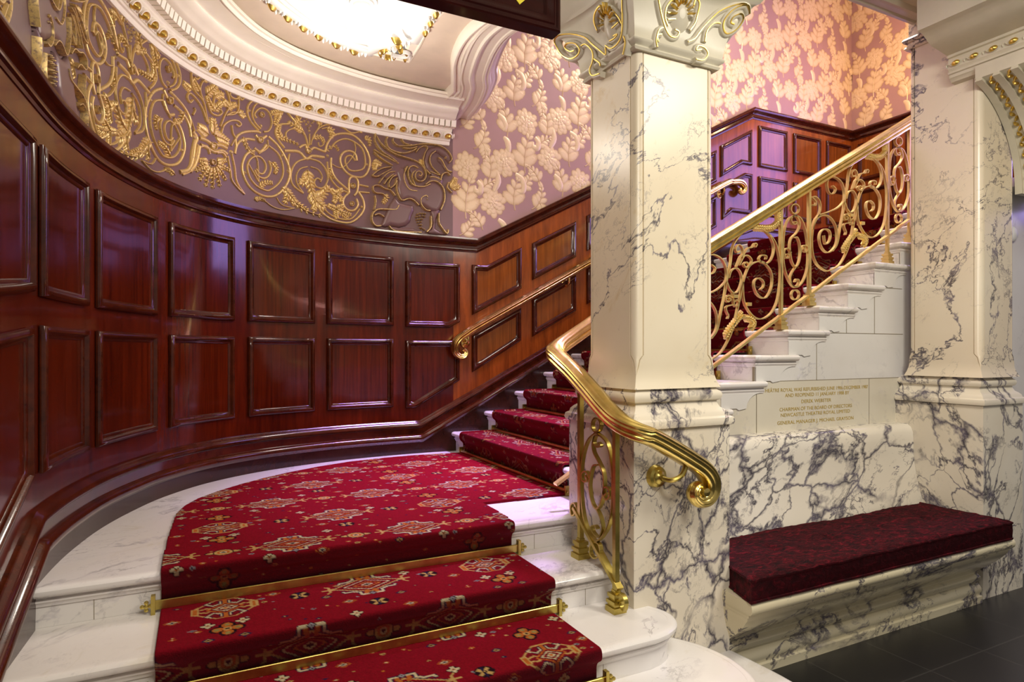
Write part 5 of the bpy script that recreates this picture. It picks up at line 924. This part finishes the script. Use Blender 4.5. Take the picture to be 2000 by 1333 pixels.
# arch soffit: quarter vault with gilt rope bands
def arc(r, n=14, a0=-.02, a1=1.27): return [(4.10+(r)*math.cos(a), 1.03+r*math.sin(a)) for a in np.linspace(a0, a1, n)]
va = empty('trim_4', (4.5, 1.4, 1.0), kind='structure')
A0 = arc(.68); V = []
mb = MB(); pts = A0+[(4.30, 1.76), (5.4, 1.76), (5.4, 1.02)]; n = len(pts)
V = [(x, 2.195, z) for x, z in pts]+[(x, .3, z) for x, z in pts]
mb.add(V, [tuple(range(n)), tuple(range(2*n-1, n-1, -1))]+[(i, (i+1) % n, n+(i+1) % n, n+i) for i in range(n)]); obj('vault_body', mb, M['plaster_grey'], va, angle=30)
w = MB(); g = MB()
for i in range(14):
    y = 2.175-i*.095
    sweep_s(w, [(x, y, z) for x, z in arc(.672, 20)], (0, 1, 0), [(-.020, -.012), (-.016, .012), (-.006, .016), (.006, .016), (.016, .012), (.020, -.012)])
    yy = y-.0475
    for j, (x, z) in enumerate(arc(.673, 24, .02, 1.22)):
        mp = lambda u, v, o, x=x, z=z, yy=yy, a=(.02+j/23*1.2): (x-math.cos(a)*o-math.sin(a)*u, yy+v, z-math.sin(a)*o+math.cos(a)*u)
        dome(g, 0, .006*(-1)**j, .021, .011, .013, mp, .6*(-1)**j, 8, 2, -.006)
obj('vault_ribs', w, M['plaster_grey'], va); obj('gilt_rope', g, M['gold'], va)
mb = MB(); sweep_h(mb, [(4.74, 2.6, 0), (4.74, 2.20, 0), (4.74, .3, 0)], [(-.6, 1.02), (.0, 1.02), (.02, 1.035), (.03, 1.06), (.03, 1.085), (.045, 1.09), (.045, 1.115), (.03, 1.12), (-.6, 1.12)]) if False else box(mb, 4.79, 5.4, .3, 2.19, 1.02, 1.10); obj('springer', mb, M['plaster'], va, smooth=False)
mb = MB(); box(mb, 4.80, 8.4, 2.195, 2.42, 1.08, 1.14); obj('string_course', mb, M['plaster'], va, smooth=False)

# ------------------------------------------------------------------ bench and cushion
bn = empty('marble_bench', (3.25, 2.3, -1.54), 'built-in veined marble bench with a curved high back, under the inscription', 'bench')
def extr_x(mb, prof, x0, x1, nseg=1):
    m = len(prof); V = [(x, y, z) for x in np.linspace(x0, x1, nseg+1) for y, z in prof]
    return mb.add(V, grid_faces(nseg+1, m, False, True)+[tuple(range(m)), tuple(range((nseg+1)*m-1, nseg*m-1, -1))])
BK = [(2.7165, -.495), (2.66, -.496), (2.63, -.502), (2.608, -.520), (2.596, -.55), (2.592, -.60), (2.592, -.68), (2.585, -.76), (2.572, -.84), (2.555, -.92), (2.53, -1.0), (2.51, -1.08), (2.50, -1.12), (2.7165, -1.12)]
mb = MB(); extr_x(mb, BK, 2.212, 4.339); obj('bench_back', mb, M['bench'], bn, angle=35)
LIP = [(2.7165, -1.105), (1.995, -1.105), (1.982, -1.108), (1.974, -1.118), (1.972, -1.135), (1.976, -1.150), (1.986, -1.160), (1.999, -1.164), (1.999, -1.176), (2.008, -1.180), (2.010, -1.192), (2.02, -1.205), (2.04, -1.23), (2.07, -1.262), (2.105, -1.295), (2.14, -1.322), (2.165, -1.345), (2.178, -1.36), (2.178, -1.368), (2.166, -1.374), (2.156, -1.386), (2.156, -1.400), (2.164, -1.412), (2.176, -1.418), (2.176, -1.428), (2.160, -1.438), (2.152, -1.452), (2.150, -1.470), (2.158, -1.486), (2.158, -1.496), (2.146, -1.5), (2.146, -1.54), (2.7165, -1.54)]
def seatpiece(mb, x0, x1, yb):
    P_ = [(min(y, yb-.0005), z) for y, z in LIP[1:-1]]; m = len(P_)
    V = [(x0-max(0, 2.159-y)*.33, y, z) for y, z in P_]+[(x1, y, z) for y, z in P_]+[(x, yb, z) for x in (x0, x1) for y, z in P_]
    F = [(i, i+1, m+i+1, m+i) for i in range(m-1)]+[(i, 2*m+i, 2*m+i+1, i+1) for i in range(m-1)]+[(m+i, m+i+1, 3*m+i+1, 3*m+i) for i in range(m-1)]+[(0, m, 3*m, 2*m)]
    mb.add(V, F)
mb = MB(); seatpiece(mb, 2.212, 4.285, 2.7165); obj('seat', mb, M['seat'], bn, angle=35)
cu = empty('bench_cushion', (3.2, 2.25, -1.105), 'long crushed red velvet cushion lying on the marble bench', 'cushion')
mb = MB(); nx, ny = 90, 22; X0, X1, Y0, Y1 = 2.14, 4.25, 1.975, 2.50; V = []
for i in range(nx+1):
    for j in range(ny+1):
        fx, fy = i/nx, j/ny; x = X0+(X1-X0)*fx; y = Y0+(Y1-Y0)*fy
        xl = 2.214-max(0, 2.158-y)*.36; x = xl+(X1-xl)*fx
        z = -.995+.005*math.sin(fx*13)*math.sin(fy*5)+.003*math.sin(fx*37+fy*9)*.5+.004*rng.randn()*.4
        for tf in (.19, .40, .61, .82): z -= .020*math.exp(-((fx-tf)/.012)**2-((fy-.5)/.10)**2)
        e = min(fx*(X1-X0), (1-fx)*(X1-X0), fy*(Y1-Y0), (1-fy)*(Y1-Y0)); z -= .012*math.exp(-e/.012)
        V.append((x, y+.0015*math.sin(fx*30), z))
mb.add(V, grid_faces(nx+1, ny+1)); 
def rim(n): return [(X0+.0, Y1), (X0, Y0), (X1, Y0), (X1, Y1)]
loop = [(V[i*(ny+1)][0], V[i*(ny+1)][1]) for i in range(nx+1)]+[(V[nx*(ny+1)+j][0], V[nx*(ny+1)+j][1]) for j in range(1, ny+1)]
loopz = [V[i*(ny+1)][2] for i in range(nx+1)]+[V[nx*(ny+1)+j][2] for j in range(1, ny+1)]
loop = [(V[j][0], V[j][1]) for j in range(ny, 0, -1)]+loop; loopz = [V[j][2] for j in range(ny, 0, -1)]+loopz
S2 = [(x, y, z) for (x, y), z in zip(loop, loopz)]+[(x, y-.004 if y < 2.0 else y, -1.05) for x, y in loop]+[(x, y, -1.104) for x, y in loop]
mb.add(S2, grid_faces(3, len(loop))); obj('cushion_cover', mb, M['velvet'], cu, angle=80)
mb = MB(); path = [(x, y, z+.002) for (x, y), z in zip(loop, loopz)]; sweep_s(mb, path, [(0, 0, 1)], circ(.008, 7)) if False else None
sweep_s(mb, path, np.tile((0, 0, 1.), (len(path), 1)), circ(.0075, 7)); sweep_s(mb, [(x, y, -1.098) for x, y in loop], np.tile((0, 0, 1.), (len(path), 1)), circ(.007, 7)); obj('piping', mb, M['velvet'], cu)

# ------------------------------------------------------------------ balustrade with its brass handrail
RS = [(-.034, -.030), (-.042, -.022), (-.044, -.012), (-.039, -.006), (-.046, .002), (-.048, .012), (-.042, .018), (-.044, .026), (-.036, .034), (-.028, .034), (-.022, .040), (-.008, .044), (.008, .044), (.022, .040), (.028, .034), (.036, .034), (.044, .026), (.042, .018), (.048, .012), (.046, .002), (.039, -.006), (.044, -.012), (.042, -.022), (.034, -.030), (.02, -.034), (-.02, -.034)]
bal = empty('stair_balustrade', (2.6, 2.7, -1.1), 'brass handrail on gilt scrollwork, rising from the pedestal to the pier', 'balustrade')
ctr = [(4.60, 2.75, 1.655), (4.2, 2.75, 1.437), (3.6, 2.75, 1.112), (3.0, 2.75, .787), (2.4, 2.75, .462), (2.1, 2.75, .297), (1.85, 2.75, .14), (1.72, 2.75, .062), (1.63, 2.735, .012), (1.585, 2.69, -.018), (1.578, 2.62, -.052), (1.578, 2.5, -.11), (1.578, 2.36, -.19), (1.578, 2.24, -.262), (1.585, 2.15, -.308), (1.615, 2.085, -.338), (1.67, 2.055, -.362), (1.76, 2.05, -.408), (1.86, 2.05, -.462), (1.935, 2.05, -.508), (1.975, 2.05, -.555), (1.982, 2.05, -.602), (1.958, 2.05, -.637), (1.918, 2.05, -.640), (1.892, 2.05, -.615), (1.900, 2.05, -.588), (1.922, 2.05, -.583)]
cc = cr(ctr, 7); T = np.gradient(cc, axis=0); sd = []
for i, t in enumerate(T):
    h = np.array([t[1], -t[0], 0.]); 
    if cc[i][0] > 1.66 and cc[i][1] < 2.3: h = np.array([0, -1., 0])
    sd.append(h/(np.linalg.norm(h)+1e-9))
sd = np.array(sd); 
for i in range(1, len(sd)):
    if sd[i]@sd[i-1] < 0: sd[i] = -sd[i]
up0 = np.cross(sd[0], T[0]); 
if up0[2] < 0: sd = -sd
L = np.r_[0, np.cumsum(np.linalg.norm(np.diff(cc, axis=0), axis=1))]; scl = np.clip((L[-1]-L)/.22, 0, 1)*.45+.55
mb = MB(); sweep_s(mb, cc, sd, RS, scale=scl); obj('handrail', mb, M['brass'], bal, angle=50)
mb = MB(); lathe(mb, [(.0005, -.05), (.018, -.045), (.022, 0), (.018, .045), (.0005, .05)], (1.925, 2.05, -.60), 16, 'y'); obj('scroll_eye', mb, M['brass'], bal)
mb = MB(); lathe(mb, [(.001, -.050), (.014, -.048), (.018, -.040), (.030, -.034), (.032, -.026), (.044, -.020), (.048, -.008), (.050, 0), (.001, 0)], (1.775, 2.159, -.545), 28, 'y'); sweep_s(mb, cr([(1.775, 2.12, -.545), (1.785, 2.07, -.548), (1.82, 2.05, -.53), (1.845, 2.05, -.495), (1.85, 2.05, -.47)], 5), (0, 0, 1), circ(.011, 8)) ; obj('rail_bracket', mb, M['brass2'], bal)
YP = lambda x, z, o: (x, 2.75-.016+o, z)
BAR = [(-.0034, .006), (-.0034, .025), (.0034, .025), (.0034, .006)]
def post(par, x, y, zf, ztop_, m='gilt'):
    mb = MB(); box(mb, x-.010, x+.010, y-.010, y+.010, zf+.06, ztop_); p = obj('post', mb, M[m], par, smooth=False)
    mb = MB()
    for r, a, b in ((.030, 0, .022), (.024, .022, .034), (.028, .034, .048), (.020, .048, .060), (.025, .060, .074), (.014, .074, .086)): box(mb, x-r, x+r, y-r, y+r, zf+a, zf+b)
    obj('post_foot', mb, M[m], p, smooth=False)
SLP = .5515
BR = lambda x: -.098+SLP*(x-2.674)        # bottom rail
RB = lambda x: .787+.5417*(x-3.0)-.036
for x in (1.93, 2.189, 2.446, 3.246, 3.503, 4.303, 4.554):
    n = int((x-XN(1)+.03)//.28)+1; post(bal, x, 2.75, ZN(n), RB(x))
mb = MB(); sweep_s(mb, [(1.62, 2.75, BR(1.62)), (4.60, 2.75, BR(4.60))], (0, 1, 0), [(-.016, -.007), (-.016, .007), (.016, .007), (.016, -.007)]); obj('bottom_rail', mb, M['gilt'], bal, smooth=False)
def motif(par, strokes, dx, leaves, name, mp=YP, m='gilt'):
    mb = MB()
    for w, p in strokes:
        ribbon(mb, [(a+dx, b+dx*SLP) for a, b in p], [(a*(1 if w < 1.4 else 1.5), o) for a, o in BAR], mp, 5, (lambda t: 1) if w < 1.4 else None)
    for w, p in leaves:
        q = cr([(a+dx, b+dx*SLP) for a, b in p], 6)
        for i in range(1, len(q)-1, 2):
            t = q[i+1]-q[i-1]; a = math.atan2(t[1], t[0])
            for sgn in (-1, 1): dome(mb, q[i][0]+math.cos(a+sgn*.9)*.012, q[i][1]+math.sin(a+sgn*.9)*.012, .019, .009, .012, lambda u, v, o: (u, 2.75-.004-o, v), a+sgn*.9, 8, 3, -.012)
    return obj(name, mb, M[m], par, angle=50)
for dx in (0, -1.057): motif(bal, WIDE, dx, WLEAF, 'scroll_panel')
mb = MB()
for dx in (0,): 
    for c in ((.0, .0),): pass
for dx in (1.057, 0, -1.057): motif(bal, NARROW, dx, [], 'lyre_panel')
for dx in (0, -1.057):
    for x, z in ((3.906, .905), (4.018, .862)):
        mb = MB(); box(mb, x+dx-.017, x+dx+.017, 2.75-.018, 2.75+.018, z+dx*SLP-.010, z+dx*SLP+.010); obj('collar', mb, M['gilt'], bal, smooth=False)
# short panel on the front steps, in the plane across the steps
XP = lambda y, z, o: (1.58-.016+o, y, z)
for y, zf, zt_ in ((2.452, T4, -.17), (2.178, T3, -.33)): 
    mb = MB(); box(mb, 1.569, 1.591, y-.011, y+.011, zf+.06, zt_); p = obj('post', mb, M['brass2'], bal, smooth=False)
    mb = MB()
    for r, a, b in ((.032, 0, .024), (.025, .024, .036), (.030, .036, .050), (.021, .050, .062), (.026, .062, .078), (.014, .078, .092)): box(mb, 1.58-r, 1.58+r, y-r, y+r, zf+a, zf+b)
    obj('post_foot', mb, M['brass2'], p, smooth=False)
mb = MB()
for w, p in LOWER: ribbon(mb, p, BAR, XP, 5, lambda t: 1)
for cy, cz, sg in ((2.50, -.745, 1), (2.135, -1.045, -1)): ribbon(mb, [(cy-sg*.04, cz-.01), (cy-.005*sg, cz+.03), (cy+.028*sg, cz+.01), (cy+.02*sg, cz-.03), (cy-.005*sg, cz-.02), (cy, cz)], BAR, XP, 5, lambda t: 1)
obj('lyre_panel', mb, M['brass2'], bal, angle=50)
mb = MB(); sweep_s(mb, [(1.58, 2.50, -.735), (1.58, 2.15, -1.0)], (1, 0, 0), [(-.016, -.008), (-.016, .008), (.016, .008), (.016, -.008)]); obj('bottom_rail', mb, M['brass2'], bal, smooth=False)

# wall handrail
wh = empty('wall_handrail', (3.4, 4.68, -.05), 'brass handrail with scrolled ends on the panelled wall of the long flight', 'handrail')
W_ = [(1.905, .012), (1.925, -.012), (1.910, -.040), (1.875, -.045), (1.840, -.015), (1.838, .045), (1.868, .092), (1.93, .135), (2.1, .235), (3.118, .788), (4.0, 1.271), (4.70, 1.655), (4.83, 1.70), (4.93, 1.712), (4.985, 1.69), (5.0, 1.65), (4.97, 1.615), (4.935, 1.625), (4.94, 1.65)]
cc = cr([(x, 4.685, z) for x, z in W_], 6); L = np.r_[0, np.cumsum(np.linalg.norm(np.diff(cc, axis=0), axis=1))]; scl = np.clip(np.minimum(L, L[-1]-L)/.2, 0, 1)*.45+.55
mb = MB(); sweep_s(mb, cc, (0, -1, 0), [(a*.80, b*.80) for a, b in RS], scale=scl); obj('handrail', mb, M['brass'], wh, angle=50)
for x, z in ((1.95, .06), (2.9, .59), (3.9, 1.14), (4.72, 1.58)):
    mb = MB(); lathe(mb, [(.001, -.022), (.012, -.020), (.022, -.010), (.038, -.006), (.040, 0), (.001, 0)], (x, 4.748, z), 20, 'y'); sweep_s(mb, cr([(x, 4.735, z), (x, 4.70, z-.005), (x, 4.685, z+.02), (x, 4.685, z+.06)], 4), (1, 0, 0), circ(.010, 8)); obj('rail_bracket', mb, M['brass'], wh)

# ------------------------------------------------------------------ hanging wooden sign
sg = empty('hanging_sign', (.7, 2.3, 1.34), 'dark polished wooden sign box with moulded edge, hanging at the top of the photo', 'sign')
mb = MB(); box(mb, .0, 1.362, 2.292, 2.34, 1.345, 1.74); obj('board', mb, M['sign'], sg, smooth=False)
mb = MB(); fx = lambda x, z, o: (x, 2.292-o, z)
frame(mb, [(.0, 1.339), (1.365, 1.339), (1.365, 1.745), (.0, 1.745)], [(0, -.05), (0, .018), (.006, .022), (.014, .022), (.018, .016), (.026, .016), (.032, .020), (.042, .018), (.05, .012), (.062, .010), (.070, .002), (.075, -.002)], fx); obj('frame_moulding', mb, M['sign'], sg, angle=30)
mb = MB(); poly_y(mb, [(1.180, 1.420), (1.212, 1.452), (1.197, 1.452), (1.197, 1.55), (1.163, 1.55), (1.163, 1.452), (1.148, 1.452)], 2.289, 2.2925); obj('painted_arrow', mb, M['yellow'], sg, smooth=False, label='yellow painted mark')
for x in (.25, 1.1):
    mb = MB(); sweep_s(mb, [(x, 2.316, 1.74), (x, 2.316, 1.895)], (1, 0, 0), circ(.006, 8)); obj('hanger', mb, M['brass2'], sg)
# ------------------------------------------------------------------ light
def light(kind, name, p, energy, color, size=.1, sy=None, target=None, spec=1., spread=None):
    l = bpy.data.lights.new(name, kind); l.energy = energy; l.color = color; l.specular_factor = spec
    if kind == 'AREA':
        l.shape = 'RECTANGLE'; l.size = size; l.size_y = sy or size
    else: l.shadow_soft_size = size
    o = bpy.data.objects.new(name, l); COL.objects.link(o); o.location = (p[0], p[1], p[2]+ZO)
    if target is not None:
        d = Vector((target[0]-p[0], target[1]-p[1], target[2]-p[2])); o.rotation_euler = d.to_track_quat('-Z', 'Y').to_euler()
    if kind == 'AREA' and spread: l.spread = math.radians(spread)
    return o
light('POINT', 'landing_lamp_light', (.83, 3.56, 1.36), 20, (1, .90, .76), .09)
light('AREA', 'lobby_ceiling_lamp', (.7, .1, 1.85), 68, (1, .92, .80), .9, .9, (.8, 1.4, -1.5))
light('AREA', 'lobby_lamp_by_bench', (3.0, .6, 1.85), 48, (1, .92, .78), .7, .7, (3.1, 1.6, -1.5))
light('AREA', 'landing_violet_fill', (3.0, 3.5, 3.9), 34, (.62, .36, 1), .6, .6, (1.6, 3.65, -.8), spread=40)  # added violet area light to tint landing and lower flight; no known skylight
light('AREA', 'stairwell_lamp', (4.4, 3.4, 3.9), 58, (1, .86, .76), .8, .8, (3.6, 3.9, 0))
light('AREA', 'upper_landing_lamp', (6.0, 3.3, 3.2), 16, (1, .62, .32), .3, .3, (6.7, 4.6, 3.0))
light('AREA', 'upper_violet_fill', (6.66, 2.75, 2.05), 72, (.45, .34, 1), 2.3, 1.8, (0, 2.95, 2.05))  # added violet area light for the sheen on the panelling; no actual window
w = bpy.data.worlds.new('World'); sc.world = w; w.use_nodes = True
w.node_tree.nodes['Background'].inputs[0].default_value = (1, .89, .78, 1); w.node_tree.nodes['Background'].inputs[1].default_value = .20
# ------------------------------------------------------------------ camera
cam = bpy.data.cameras.new('Camera'); co_ = bpy.data.objects.new('Camera', cam); COL.objects.link(co_)
co_.location = (0, 0, ZO); co_.rotation_euler = (PI/2, 0, -math.atan2(.4472, .8944)); cam.sensor_width = 36; cam.lens = 1227/2000*36; cam.shift_y = 18.7/2000; cam.clip_start = .02
sc.camera = co_
sc.view_settings.view_transform = 'Standard'; sc.view_settings.look = 'None'; sc.view_settings.exposure = .45; sc.view_settings.gamma = 1; sc.view_settings.use_curve_mapping = False
